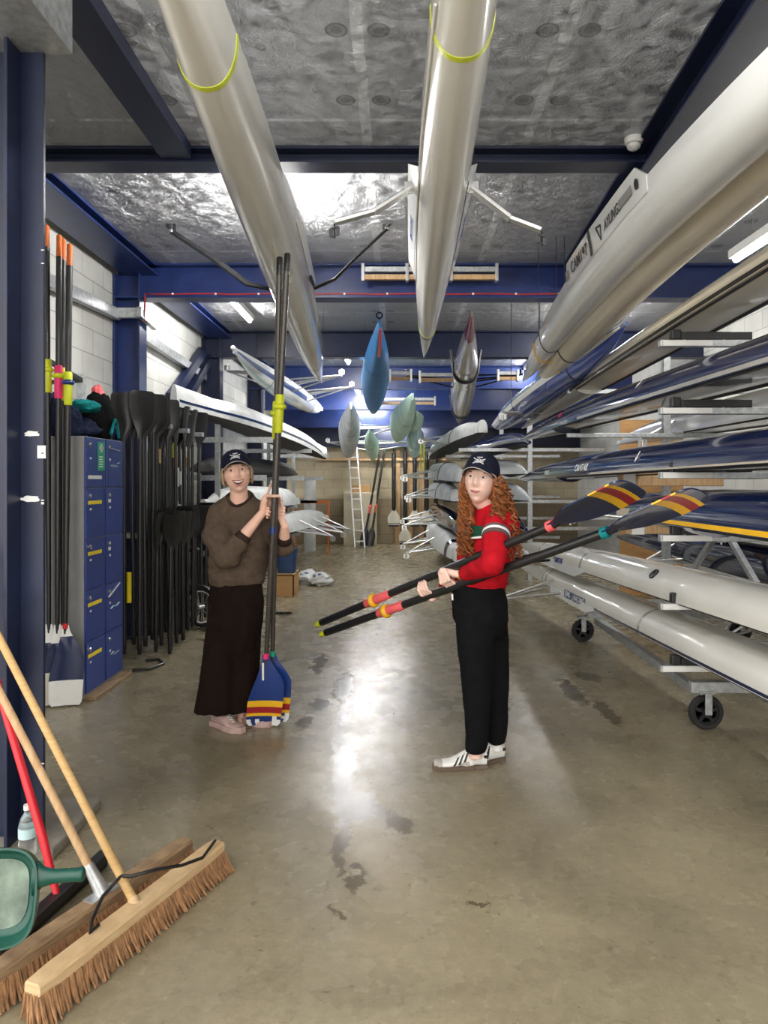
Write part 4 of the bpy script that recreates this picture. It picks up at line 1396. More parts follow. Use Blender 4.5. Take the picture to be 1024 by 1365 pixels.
# ------------------------------------------------------------------ lockers
def locker(y0, y1, tag_lbl, side):
    e = empty('locker', (-2.4, (y0 + y1) / 2, 0), tag_lbl, 'locker', 'blue lockers by the left wall')
    xf = -2.185
    MB().box((-2.66, y0, 0.02), (xf - 0.012, y1, 1.86)).build('body', 'lock_grey', e, 0, bevel=0.004)
    z = 0.05
    dh = 0.362
    for k in range(5):
        z1 = z + dh - 0.006
        d = MB().box((xf - 0.012, y0 + 0.006, z), (xf + 0.004, y1 - 0.006, z1)).build('door', 'lock_blue', e, 0, bevel=0.003)
        M = Matrix.Translation((xf + 0.004, y0 + 0.05, z1 - 0.055)) @ Matrix.Rotation(PI / 2, 4, 'Y')
        MB().lathe([(0, 0), (0.017, 0), (0.017, 0.008), (0.011, 0.014), (0, 0.014)], M, 14).build('lock', 'chrome', d)
        MB().box((xf + 0.003, y0 + 0.06, z + 0.20), (xf + 0.006, y0 + 0.085, z + 0.215)).build('number_tag', 'white', d, 0)
        if side == 0:
            zz = z1 - 0.115 if k < 4 else z + 0.06
            MB().box((xf + 0.003, y0 + 0.03, zz), (xf + 0.006, y0 + 0.26, zz + 0.026)).build('name_sticker', 'label_yellow' if k < 4 else 'white', d, 0)
        else:
            if k in (2, 3):
                MB().box((xf + 0.003, y0 + 0.04, z1 - 0.11), (xf + 0.006, y0 + 0.085, z1 - 0.085)).build('name_sticker', 'white', d, 0)
            if k in (0, 1, 4):
                q = MB()
                rn = random.Random(k)
                for j in range(4):
                    yy, zz = y0 + 0.08 + 0.04 * j, z + 0.16 + 0.02 * rn.random()
                    q.bar((xf + 0.005, yy, zz), (xf + 0.005, yy + 0.05, zz + 0.02 * rn.uniform(-1, 1)), 0.003, 0.014, V((1, 0, 0)))
                q.build('scrawl', 'paleblue_cover', d, 0)
            if k in (1, 4):
                MB().bar((xf + 0.005, y0 + 0.04, z1 - 0.10 if k == 1 else z1 - 0.06), (xf + 0.005, y0 + 0.25, z1 - 0.02 if k == 1 else z1 - 0.075), 0.003, 0.02, V((1, 0, 0))).build('tape', 'white', d, 0)
        z += dh
    if side == 0:
        MB().box((xf + 0.003, y0 + 0.19, 1.62), (xf + 0.007, y0 + 0.31, 1.83)).build('first_aid_sign', 'green_sign', e, 0)
        q = MB()
        yc = y0 + 0.25
        q.box((xf + 0.006, yc - 0.012, 1.755), (xf + 0.009, yc + 0.012, 1.815)).box((xf + 0.006, yc - 0.03, 1.773), (xf + 0.009, yc + 0.03, 1.797))
        for j in range(5):
            q.box((xf + 0.006, yc - 0.04, 1.645 + 0.018 * j), (xf + 0.009, yc + 0.02 + 0.004 * (j % 3), 1.652 + 0.018 * j))
        q.build('first_aid_mark', 'white', e, 0)
    return e


locker(4.97, 5.30, 'blue locker column with yellow stickers and a green first aid sign', 0)
locker(5.31, 5.64, 'blue locker column without yellow stickers, scrawled in pale blue', 1)
tag(MB().box((-2.62, 4.99, 0), (-2.12, 5.66, 0.03)).build('timber_plinth', 'wood_old', smooth=0, bevel=0.006), 'weathered board under the two blue lockers', 'board')


def cloth_heap(name, c, r, m, label, seed, cat='clothes', k=0.35):
    q = MB()
    n = 22
    rs = []
    for i in range(1, n):
        th = PI * i / n
        ring = []
        for j in range(n * 2):
            d = V((math.sin(th) * math.cos(PI * j / n), math.sin(th) * math.sin(PI * j / n), -math.cos(th)))
            f = 1 + k * noise.noise(d * 1.7 + V((seed, 0, 0))) + k * 0.6 * noise.noise(d * 5 + V((seed, 3, 0)))
            p = V((d.x * r[0], d.y * r[1], d.z * r[2])) * f
            p.z = max(p.z, -r[2] * 0.8)
            ring.append(V(c) + p + V((0, 0, r[2] * 0.8)))
        rs.append(ring)
    q.rings(rs)
    return tag(q.build(name, m, smooth=60), label, cat)


cloth_heap('jacket', (-2.42, 5.02, 1.86), (0.17, 0.09, 0.15), 'navy_cloth', 'crumpled navy jacket on the locker with the yellow stickers', 1)
cloth_heap('jacket', (-2.40, 5.26, 1.86), (0.16, 0.13, 0.09), 'navy_cloth', 'flat navy bundle on top of the lockers', 5)
cloth_heap('cap', (-2.30, 5.22, 2.05), (0.11, 0.11, 0.05), 'teal', 'teal cloth lying over the navy bundle on the lockers', 8)
cloth_heap('rucksack', (-2.33, 5.51, 1.86), (0.13, 0.10, 0.20), 'black_cloth', 'black bag standing at the far end of the lockers', 12, 'bag', 0.2)
q = MB().tube([V((-2.19, 5.42, 1.90 + 0.0)), V((-2.19, 5.50, 2.02)), V((-2.2, 5.56, 2.0)), V((-2.2, 5.60, 1.88))], 0.012, 6)
tag(q.build('strap', 'teal'), 'teal strap looped over the edge of the locker top', 'strap')
cloth_heap('cloth', (-2.36, 5.58, 2.13), (0.05, 0.05, 0.09), 'coral', 'pinkish red cloth stuffed behind the black bag', 15)

# ------------------------------------------------------------------ oar rack on the left wall
e = empty('oar_rack', (-2.5, 7.2, 0), 'galvanised oar rack on the left wall crowded with black oars', 'rack')
for y in (6.05, 8.55):
    MB().bar((-2.70, y, 0), (-2.70, y, 2.45), 0.06, 0.06, V((0, 1, 0))).build('post', 'galv', e, 0)
for z in (2.06, 1.02):
    for x in (-2.66,):
        MB().bar((x, 6.05, z), (x, 8.55, z), 0.05, 0.05).build('rail', 'galv', e, 0)
    for y in (6.75, 7.35, 7.95):
        MB().bar((-2.66, y, z), (-2.14 - 0.03 * (y - 6.7), y, z), 0.07, 0.045).build('arm', 'galv', e, 0, bevel=0.004)
GU, GL2 = 'black oars in the upper tier of the left rack', 'black oars in the lower tier of the left rack'


def rack_oar(x, y, ztop, L, up, rn):
    e, ns, ax = make_oar('stored_oar', (0, 0, 0), (0, 0, L), (1, 0, 0), 'x', 'oar', 'carbon', GU, L=0.40, grip_mat='black', collar_mat='black', button='black', sleeve=False, r0=0.02, r1=0.016, spoon=0.05)
    return e


pro = rack_oar(0, 0, 2.4, 2.22, True, None)
rn = random.Random(21)
first = True


def put(pr, loc, rz, tilt, lb, grp):
    global first
    o = pr if first else copy_tree(pr)
    first = False
    o.location = loc
    o.rotation_euler = (tilt[0], tilt[1], rz)
    o['label'] = lb
    o['group'] = grp
    return o


upper = []
for i in range(22):
    y = 6.0 + 2.15 * (i // 2) / 10.5 + rn.uniform(-0.04, 0.04)
    x = -2.18 - 0.045 * (y - 6.0) - (0.14 if i % 2 else 0.0) + rn.uniform(-0.02, 0.02)
    upper.append(put(pro, (x, y, 0.03 + rn.uniform(0, 0.08)), rn.uniform(-0.9, 0.9) + PI * 0.25, (rn.uniform(-0.012, 0.012), rn.uniform(-0.01, 0.01)),
                     'long black oar standing blade-up in the upper tier of the left wall rack', GU))
first = True
pro2, _, _ = make_oar('stored_oar', (0, 0, 0), (0, 0, 1.24), (1, 0, 0), 'x', 'oar', 'carbon', GL2, L=0.34, grip_mat='black', sleeve=False, r0=0.02, r1=0.016, spoon=0.05)
for i in range(20):
    y = 6.3 + 1.75 * (i // 2) / 9.5 + rn.uniform(-0.04, 0.04)
    x = -2.04 - 0.055 * (y - 6.3) - (0.10 if i % 2 else 0.0) + rn.uniform(-0.015, 0.015)
    put(pro2, (x, y, 0.0 + rn.uniform(0.0, 0.06)), rn.uniform(-0.9, 0.9) + PI * 0.25, (rn.uniform(-0.02, 0.02), rn.uniform(-0.015, 0.015)),
        'shorter black oar standing blade-up in the lower tier of the left wall rack', GL2)
# coloured sleeves and bits visible between the shafts
for a, h_, m, lb in (((231, 600, 7.55), 0.16, 'lime_tape', 'pale lime sleeve on a shaft in the left wall rack'), ((234, 616, 7.6), 0.13, 'orange', 'orange sleeve on a shaft in the left wall rack'),
                     ((249, 617, 8.1), 0.12, 'yellow', 'narrow yellow sleeve at the far end of the left wall rack'), ((212, 608, 7.0), 0.14, 'timber', 'tan sleeve between the shafts of the left wall rack'),
                     ((172, 783, 6.05), 0.26, 'label_yellow', 'long yellow strip low beside the far locker')):
    p = W(*a)
    tag(MB().tube([p - V((0, 0, h_ / 2)), p + V((0, 0, h_ / 2))], 0.021, 10).build('sleeve', m), lb, 'sleeve')
for a, lb in (((237, 636, 7.5), 'white plastic fitting hanging in the left wall rack'), ((236, 680, 7.5), 'white plastic fitting hanging lower in the left wall rack')):
    p = W(*a)
    q = MB().tube([p - V((0, 0, 0.1)), p, p + V((0, 0, 0.1))], [0.016, 0.024, 0.014], 10).tube([p + V((0.03, 0, -0.08)), p + V((0.03, 0, 0.06))], 0.012, 8)
    tag(q.build('rowing_fitting', 'white'), lb, 'fitting')
p = W(218, 697, 7.2)
tag(MB().tube([p - V((0.1, 0, 0)), p + V((0.2, 0.1, 0))], 0.055, 16).build('paper_roll', 'white'), 'white roll lying on the lower arms of the oar rack', 'roll')
tag(MB().box((-2.802, 8.6, 0.96), (-2.79, 9.0, 1.22)).build('notice', 'white', smooth=0), 'white notice low on the left wall beyond the oar rack', 'notice')

# ------------------------------------------------------------------ bicycle behind the smiling woman
def bicycle():
    c = W(268, 806, 7.45)
    r = 0.215
    c.z = r + 0.004
    e = empty('bicycle', (c.x, c.y, 0), 'small wheeled bicycle with white rims behind the smiling woman', 'bicycle')
    d = V((-0.93, 0.36, 0)).normalized()
    ax = V((0.36, 0.93, 0)).normalized()
    c2 = c + d * 0.62
    for cc in (c, c2):
        w_ = MB().torus(cc, ax, r - 0.022, 0.022, 48, 8).build('wheel', 'rubber', e)
        MB().torus(cc, ax, r - 0.048, 0.010, 48, 6, flat=1.3).build('rim', 'white', w_)
        q = MB()
        for k in range(20):
            a = 2 * PI * k / 20
            u = d * math.cos(a) + UPZ * math.sin(a)
            q.tube([cc + ax * (0.02 if k % 2 else -0.02), cc + u * (r - 0.05)], 0.0014, 4)
        q.tube([cc - ax * 0.045, cc + ax * 0.045], 0.016, 10)
        q.build('spokes', 'alu', w_)
    bb = c.lerp(c2, 0.45) + V((0, 0, 0.03))
    st = bb + V((0.02, 0, 0.42)) - d * 0.10
    hd = c2 + V((0, 0, 0.45)) - d * 0.10
    q = MB()
    for a, b, r_ in ((c - ax * 0.04, bb, 0.012), (c + ax * 0.04, bb, 0.012), (bb, st, 0.016), (bb, hd - V((0, 0, 0.12)), 0.022), (hd, c2 + ax * 0.0 + V((0, 0, 0.22)), 0.018), (c - ax * 0.04, st - V((0, 0, 0.16)), 0.010)):
        q.tube([a, b], r_, 10)
    for k in (-1, 1):
        q.tube([c2 + V((0, 0, 0.24)) + ax * 0.045 * k, c2 + ax * 0.045 * k], 0.010, 8)
    q.build('frame', 'lock_grey', e)
    MB().tube([hd, hd + V((0, 0, 0.22)), hd + V((0, 0, 0.26))], 0.014, 8).build('stem', 'black', e)
    MB().tube([hd + V((0, 0, 0.26)) + ax * -0.26, hd + V((0, 0, 0.26)) + ax * 0.26], 0.013, 8).build('handlebar', 'black', e)
    MB().tube([st, st + V((0, 0, 0.12))], 0.012, 8).build('seat_post', 'alu', e)
    q = MB().ball(st + V((0, 0, 0.15)), (0.13, 0.07, 0.035), 10, M=Matrix.Rotation(math.atan2(d.y, d.x), 4, 'Z'))
    q.build('saddle', 'black', e)
    MB().lathe([(0, -0.004), (0.075, -0.004), (0.075, 0.004), (0, 0.004)], basis(bb + ax * -0.06, d, UPZ), 28).build('chainring', 'alu', e)
    q = MB().bar(bb - ax * 0.07, bb - ax * 0.07 + V((0.05, 0, -0.13)), 0.02, 0.012)
    q.bar(bb + ax * 0.07, bb + ax * 0.07 + V((-0.05, 0, 0.13)), 0.02, 0.012)
    q.build('crank', 'black', e, 0)
    pts = [c + (d * math.cos(a) + UPZ * math.sin(a)) * (r + 0.012) for a in [0.6 + 0.2 * i for i in range(9)]]
    MB().tube(pts, 0.022, 8, flat=0.25).build('mudguard', 'black', e)


bicycle()
for a, m, lb, r_ in (((232, 800, 7.3), 'white_cover', 'pale tied bag among the oars beside the bicycle', (0.07, 0.06, 0.13)),):
    p = W(*a)
    cloth_heap('bag', (p.x, p.y, 0.0), r_, m, lb, 22, 'bag')
e = MB().tube([V((-2.15, 5.75, 0.012)), V((-2.02, 5.78, 0.012)), V((-1.96, 5.95, 0.012)), V((-2.05, 6.1, 0.012)), V((-2.15, 6.05, 0.012))], 0.012, 6).build('strap', 'black')
tag(e, 'black strap lying on the floor beyond the lockers', 'strap')
q = MB()
pc = W(374, 819, 0.1)
Yk = F * H / (819 - CY)
c = V(((374 - CX) * Yk / F, Yk, 0.012))
for i in range(4):
    q.tube([c + V((-0.10 + 0.05 * i, 0.03 * (i % 2), 0.0)), c + V((-0.04 + 0.05 * i, -0.02, 0.012)), c + V((0.03 + 0.03 * i, 0.02, 0.0))], 0.012, 6)
tag(q.build('tangled_strap', 'black'), 'tangled black strap on the floor in front of the wooden box', 'strap')

# ------------------------------------------------------------------ box, bag, floor bags
Yb = F * H / (795 - CY)
xa, xb = (362 - CX) * Yb / F, (392 - CX) * Yb / F
e = empty('wooden_box', ((xa + xb) / 2, Yb + 0.25, 0), 'plain plywood box on the floor beside the smiling woman', 'box')
q = MB()
for lo, hi in (((xa, Yb, 0), (xb, Yb + 0.02, 0.29)), ((xa, Yb + 0.48, 0), (xb, Yb + 0.5, 0.29)), ((xa, Yb, 0), (xa + 0.02, Yb + 0.5, 0.29)), ((xb - 0.02, Yb, 0), (xb, Yb + 0.5, 0.29)), ((xa, Yb, 0.27), (xb, Yb + 0.5, 0.292))):
    q.box(lo, hi)
q.build('carcass', 'ply', e, 0, bevel=0.003)
q = MB()
rs = []
for i in range(7):
    z = 0.295 + 0.33 * i / 6
    k = 0.85 + 0.2 * i / 6
    ring = []
    for j in range(24):
        a = 2 * PI * j / 24
        u = V((math.copysign(abs(math.cos(a)) ** 0.5, math.cos(a)) * 0.14 * k, math.copysign(abs(math.sin(a)) ** 0.5, math.sin(a)) * 0.12 * k, 0))
        ring.append(V(((xa + xb) / 2 + 0.02, Yb + 0.22, z)) + u * (1 + 0.05 * noise.noise(V((j, i, 2.0)))) + V((0, 0, 0.02 * noise.noise(V((j * 0.6, 1, i))) if i == 6 else 0)))
    rs.append(ring)
q.rings(rs)
tag(q.build('blue_bag', 'blue_bag', smooth=60), 'dark blue open bag standing on the plywood box', 'bag')
for a, r_, m, lb, sd in (((410, 778), (0.17, 0.16, 0.11), 'white_cover', 'white and blue bag on the floor right beside the plywood box', 31), ((428, 780), (0.17, 0.15, 0.10), 'white_cover', 'white bag slumped on the floor, outermost of two by the plywood box', 37)):
    Yk = F * H / (a[1] - CY)
    cc = V(((a[0] - CX) * Yk / F, Yk, 0))
    e = cloth_heap('kit_bag', cc, r_, m, lb, sd, 'bag', 0.3)
    q = MB()
    for k in range(3):
        q.ball(cc + V((-0.07 + 0.06 * k, -0.10 + 0.02 * k, 0.14 + 0.02 * (k % 2))), (0.035, 0.03, 0.025), 6)
    q.build('blue_patch', 'blade_blue', e)

# ------------------------------------------------------------------ the back of the shed
Yc = 17.0
e = empty('cabinet', (W(482, 720, 16.9).x, 16.9, 0), 'cream metal cabinet against the back wall', 'cabinet')
x0, x1 = W(458, 0, 16.7).x, W(502, 0, 16.7).x
zt = W(0, 656, 16.7).z
MB().box((x0, 16.72, 0), (x1, 17.2, zt)).build('body', 'cream_cabinet', e, 0, bevel=0.006)
for a, b in ((x0 + 0.01, (x0 + x1) / 2 - 0.004), ((x0 + x1) / 2 + 0.004, x1 - 0.01)):
    d = MB().box((a, 16.70, 0.06), (b, 16.722, zt - 0.02)).build('door', 'cream_cabinet', e, 0, bevel=0.004)
    MB().box((b - 0.05, 16.685, 0.65), (b - 0.035, 16.70, 0.75)).build('handle', 'galv', d, 0)
tag(MB().box((x0 + 0.2, 16.75, zt), (x0 + 0.62, 17.1, zt + 0.16)).build('cardboard_box', 'ply', smooth=0, bevel=0.01), 'cardboard box on top of the cream cabinet', 'box')
e = empty('ladder', W(478, 722, 16.3), 'aluminium ladder leaning in front of the cream cabinet', 'ladder')
A0, A1 = W(480, 722, 16.2), W(470, 596, 16.55)
A0.z = 0.01
for dx in (-0.11, 0.11):
    MB().bar(A0 + V((dx, 0, 0)), A1 + V((dx * 0.9, 0, 0)), 0.03, 0.07, V((0, 1, 0))).build('rail', 'alu', e, 0)
for i in range(9):
    p = A0.lerp(A1, (i + 0.6) / 9.6)
    MB().bar(p - V((0.11, 0, 0)), p + V((0.11, 0, 0)), 0.05, 0.025).build('rung', 'alu', e, 0)
# leaning and standing oars
for i, (a, b, lb) in enumerate((((507, 600, 17.0), (484, 719, 16.4), 'dark oar leaning by the ladder, first of a crossed pair'), ((513, 598, 17.05), (493, 719, 16.5), 'dark oar leaning by the ladder, second of a crossed pair'))):
    A, B = W(*a), W(*b)
    B.z = 0.02
    make_oar('leaning_oar', A, B, (1, 0, 0), lb, 'oar', 'carbon', 'leaning oars at the back', kind='spoon', L=0.5, collar_mat='orange' if i else 'coral', collar_at=0.62, button='coral', r0=0.028, r1=0.024)
for i, (px, y0, y1) in enumerate(((525, 598, 702), (540, 596, 723), (553, 598, 702), (569, 600, 702), (581, 600, 716))):
    A, B = W(px, y0, 17.12), W(px, y1, 16.95)
    B.z = 0.012 if y1 > 710 else B.z
    make_oar('standing_oar', A, B, (1, 0, 0), 'dark oar with a cream blade at the back wall, %s from the cabinet' % ('nearest', 'second', 'third', 'fourth', 'fifth')[i], 'oar', 'blade_white',
             'cream bladed oars at the back wall', kind='spoon', L=0.44, bw=1.55, collar_mat='lime', button='yellow', collar_at=0.12, r0=0.05, r1=0.045,
             stripes=((0.80, 0.87, 'carbon'), (0.87, 0.93, 'white'), (0.93, 1, 'carbon')))
    COL.objects  # keep order
for i, px in enumerate((530, 547, 562)):
    p = W(px, 620, 17.2)
    tag(MB().bar((p.x, 17.24, 0.0), (p.x, 17.24, 2.3), 0.12, 0.05, V((0, 1, 0))).build('rack_board', 'timber', smooth=0), 'brown wooden board between the standing oars, %s from the cabinet' % ('first', 'second', 'third')[i], 'board')
tag(MB().bar((-1.9, 17.2, 2.05), (1.2, 17.2, 2.05), 0.06, 0.05).build('wall_batten', 'timber', smooth=0), 'long wooden batten across the back wall', 'batten')
p = W(375, 676, 15.5)
tag(MB().bar(W(392, 669, 15.0), W(438, 669, 15.0), 0.05, 0.06).bar(W(438, 669, 15.0), V((W(438, 669, 15.0).x, 15.0, 0)), 0.04, 0.04).bar(W(394, 669, 15.0), V((W(394, 669, 15.0).x, 15.0, 0)), 0.04, 0.04).build('trestle', 'orange', smooth=0),
    'orange trestle at the back left beside the white hulls', 'trestle')
p = W(413, 0, 15.6)
tag(MB().tube([V((p.x, 15.6, 0)), V((p.x, 15.6, 1.6))], 0.13, 14).build('rolled_mat', 'white_cover'), 'tall pale roll standing at the back left', 'roll')
tag(MB().box((3.0, 9.55, 0), (3.85, 9.58, 2.36)).build('plywood_board', 'ply', smooth=0), 'orange plywood board standing behind the navy hulls', 'board')

# ------------------------------------------------------------------ brooms, dustpan, bottle in the left foreground
def broom(a, b, base, top, lb, wm, zw, hm, socket, seed, grp='wide brooms in the left foreground'):
    a, b = V(a), V(b)
    d = (b - a).normalized()
    sd = d.cross(UPZ).normalized()           # away from the column
    e = empty('broom', ((a.x + b.x) / 2, (a.y + b.y) / 2, 0), lb, 'broom', grp)
    tilt = sd * 0.10 + UPZ
    q = MB()
    rs = []
    L = (b - a).length
    prof = [(-0.034, 0.0), (-0.034, 0.030), (-0.026, 0.042), (0.026, 0.042), (0.034, 0.030), (0.034, 0.0)]
    for i in range(13):
        k = i / 12
        s_ = 0.9 if i in (0, 12) else 1.0
        p = a + d * L * k + UPZ * zw
        rs.append([p + sd * x * s_ + UPZ * (z * s_ + 0.002 * noise.noise(V((i, seed, j)))) for j, (x, z) in enumerate(prof)])
    q.rings(rs)
    q.build('head', wm, e, 30)
    br = MB()
    rn = random.Random(seed)
    for row in range(6):
        for i in range(120):
            k = (i + rn.uniform(-0.4, 0.4)) / 119
            k = max(0.004, min(0.996, k))
            x = -0.028 + 0.0112 * row
            p = a + d * L * k + sd * x + UPZ * (zw + 0.004)
            spl = sd * (0.022 + x * 0.6 + rn.uniform(-0.009, 0.012)) + d * (rn.uniform(-0.012, 0.012) + (k - 0.5) * 0.03)
            fl = p - UPZ * (zw - 0.003 + rn.uniform(0, 0.004)) + spl
            fl.z = max(0.003, fl.z)
            mid = p.lerp(fl, 0.5) - spl * 0.12
            br.tube([p, mid, fl], [0.0058, 0.0062, 0.0030], 5)
    bo = br.build('bristles', 'bristle', e, 60)
    bo['kind'] = 'stuff'
    base, top = V(base), V(top)
    n = (top - base).normalized()
    MB().tube([base, base + n * 0.4, top - n * 0.02, top], [0.0150, 0.0145, 0.0140, 0.008], 14).build('handle', hm, e, 60)
    if socket:
        q = MB().tube([base - n * 0.015, base + n * 0.10], [0.026, 0.0175], 14)
        q.bar(base - d * 0.06 - UPZ * 0.01, base + d * 0.06 - UPZ * 0.01, 0.05, 0.008)
        q.build('socket', 'galv', e, 50)
    else:
        MB().tube([base - n * 0.02, base + n * 0.012], [0.021, 0.017], 14).build('collar', wm, e)
    return e


broom((-1.045, 2.03, 0), (-0.715, 2.83, 0), (-0.90, 2.42, 0.115), (-1.80, 2.87, 1.28), 'front broom with a clean pale head and brown bristles lying across the floor', 'wood_pale', 0.075, 'wood_handle', False, 4)
broom((-1.20, 2.09, 0), (-0.85, 2.86, 0), (-1.03, 2.47, 0.12), (-1.88, 2.87, 1.22), 'rear broom with a weathered head and a metal handle socket', 'wood_old', 0.07, 'timber', True, 9)
e = empty('floor_squeegee', (-1.2, 2.6, 0), 'black squeegee with a red handle behind the brooms', 'squeegee')
MB().bar((-1.28, 2.25, 0.05), (-1.17, 2.85, 0.05), 0.05, 0.035).build('head', 'black', e, 0, bevel=0.006)
MB().bar((-1.28, 2.25, 0.018), (-1.17, 2.85, 0.018), 0.012, 0.035).build('rubber_blade', 'rubber', e, 0)
MB().tube([V((-1.225, 2.55, 0.06)), V((-1.30, 2.60, 0.24)), V((-1.70, 2.87, 1.0)), V((-1.705, 2.873, 1.01))], [0.012, 0.0155, 0.0155, 0.008], 14).build('handle', 'red', e, 60)
# cord tied round the handles
pts = [V((-0.97, 2.50, 0.13)), V((-0.95, 2.44, 0.19)), V((-0.90, 2.40, 0.21)), V((-0.84, 2.46, 0.20)), V((-0.78, 2.56, 0.16)), V((-0.73, 2.66, 0.135)), V((-0.72, 2.80, 0.128))]
q = MB().tube(pts, 0.006, 6)
q.tube([V((-0.95, 2.44, 0.19)), V((-0.985, 2.37, 0.16)), V((-0.99, 2.30, 0.125)), V((-0.97, 2.24, 0.122)), V((-0.96, 2.28, 0.122))], 0.006, 6)
tag(q.build('cord', 'black', smooth=60), 'thin black cord looped round the broom handles', 'cord')


def dustpan():
    c = W(-6, 1190, 2.08)
    e = empty('dustpan', (c.x, c.y, c.z - 0.13), 'dark green plastic dustpan propped on the brooms at the frame edge', 'dustpan')
    # pan plane faces the camera, leaning back a little; opening towards the left
    M = basis(c, (1, 0.05, 0.03), (0.0, 0.25, 1.0))
    out = []
    for i in range(40):
        a = 2 * PI * i / 40
        x, y = math.cos(a), math.sin(a)
        out.append((math.copysign(abs(x) ** 0.55, x) * 0.145, math.copysign(abs(y) ** 0.6, y) * 0.133))
    q = MB()
    rs = []
    for z, k in ((0.0, 0.82), (0.0, 0.88), (0.045, 0.99), (0.062, 1.0), (0.062, 0.955), (0.02, 0.85), (0.012, 0.78)):
        rs.append([M @ V((x * k, y * k, z)) for x, y in out])
    q.rings(rs)
    q.build('pan', 'dustpan', e, 60)
    MB().prism([(x * 0.70, y * 0.70) for x, y in out], M @ Matrix.Translation((0.0, 0, 0.012)), 0.002).build('dust', 'dust', e)
    q = MB()
    rs = []
    for x, w_, t in ((0.125, 0.050, 0.022), (0.15, 0.028, 0.018), (0.18, 0.020, 0.016), (0.24, 0.019, 0.016), (0.262, 0.021, 0.016), (0.268, 0.014, 0.010)):
        rs.append([M @ V((x, 0.045 + w_ * math.cos(2 * PI * j / 14), 0.038 + t * math.sin(2 * PI * j / 14))) for j in range(14)])
    q.rings(rs)
    q.build('handle', 'dustpan', e, 60)


dustpan()
e = empty('water_bottle', (-1.475, 2.83, 0.0), 'clear plastic water bottle standing against the blue column', 'bottle')
M = Matrix.Translation((-1.475, 2.83, 0.05))
MB().lathe([(0.0, 0.0), (0.030, 0.0), (0.034, 0.01), (0.034, 0.06), (0.031, 0.068), (0.034, 0.076), (0.034, 0.125), (0.026, 0.155), (0.013, 0.175), (0.013, 0.19), (0.0, 0.19)], M, 24).build('bottle_body', 'clear', e, 60)
MB().lathe([(0, 0.188), (0.0155, 0.188), (0.0155, 0.206), (0, 0.206)], M, 18).build('cap', 'white', e)
MB().lathe([(0.0345, 0.08), (0.0348, 0.12)], M, 24).build('label_sleeve', 'paleblue_cover', e)
e.location.z = 0.05
for ch in e.children:
    ch.location.z = -0.05
# ------------------------------------------------------------------ people
def head_surface(smile=0.0, nseg=72, nring=60):
    """head in its own frame: x to the image right, -y the face, z up; origin mid head; metres"""
    q = MB()
    rs = []
    g = lambda v, s: math.exp(-(v / s) ** 2)
    for i in range(1, nring):
        th = PI * i / nring
        ring = []
        for j in range(nseg):
            a = 2 * PI * j / nseg
            d = V((math.sin(th) * math.cos(a), math.sin(th) * math.sin(a), -math.cos(th)))
            x, y, z = d.x * 0.074, d.y * 0.094, d.z * 0.113
            lo = max(0.0, -d.z)
            x *= 1 - 0.28 * lo ** 1.6
            if y > 0:
                y *= 1 - 0.42 * lo
                z *= 1 - 0.25 * lo
            else:
                y *= 1 - 0.16 * lo
                y += 0.010 * sm(0.2, 0.9, d.z) * 0.6
            if d.y < 0:
                f = sm(0.0, 0.5, -d.y)
                y -= f * 0.025 * g(x, 0.011) * (g(z + 0.022, 0.017) * 1.0 + 0.45 * g(z - 0.004, 0.016))
                y -= f * 0.006 * g(abs(x) - 0.011, 0.007) * g(z + 0.028, 0.009)
                y += f * 0.011 * g(abs(x) - 0.031, 0.016) * g(z - 0.012, 0.012)
                y -= f * 0.005 * g(abs(x) - 0.028, 0.02) * g(z - 0.034, 0.010)
                y -= f * (0.006 + 0.005 * smile) * g(abs(x) - 0.040, 0.016) * g(z + 0.022 - 0.004 * smile, 0.018)
                y -= f * 0.006 * g(x, 0.026) * (g(z + 0.056, 0.006) + g(z + 0.068, 0.007))
                y += f * 0.003 * g(x, 0.028) * g(z + 0.062, 0.0035)
                y -= f * 0.010 * g(x, 0.020) * g(z + 0.098, 0.014)
                y += f * 0.004 * g(x, 0.03) * g(z + 0.082, 0.007)
            ring.append(V((x, y, z)))
        rs.append(ring)
    q.rings(rs)
    for s in (-1, 1):
        e = MB()
        q.ball(V((s * 0.074, 0.012, -0.005)), (0.009, 0.018, 0.030), 8, M=Matrix.Rotation(s * -0.25, 4, 'Z'))
    return q


def add_xf(dst, src, M):
    dst.add([M @ p for p in src.v], src.f)


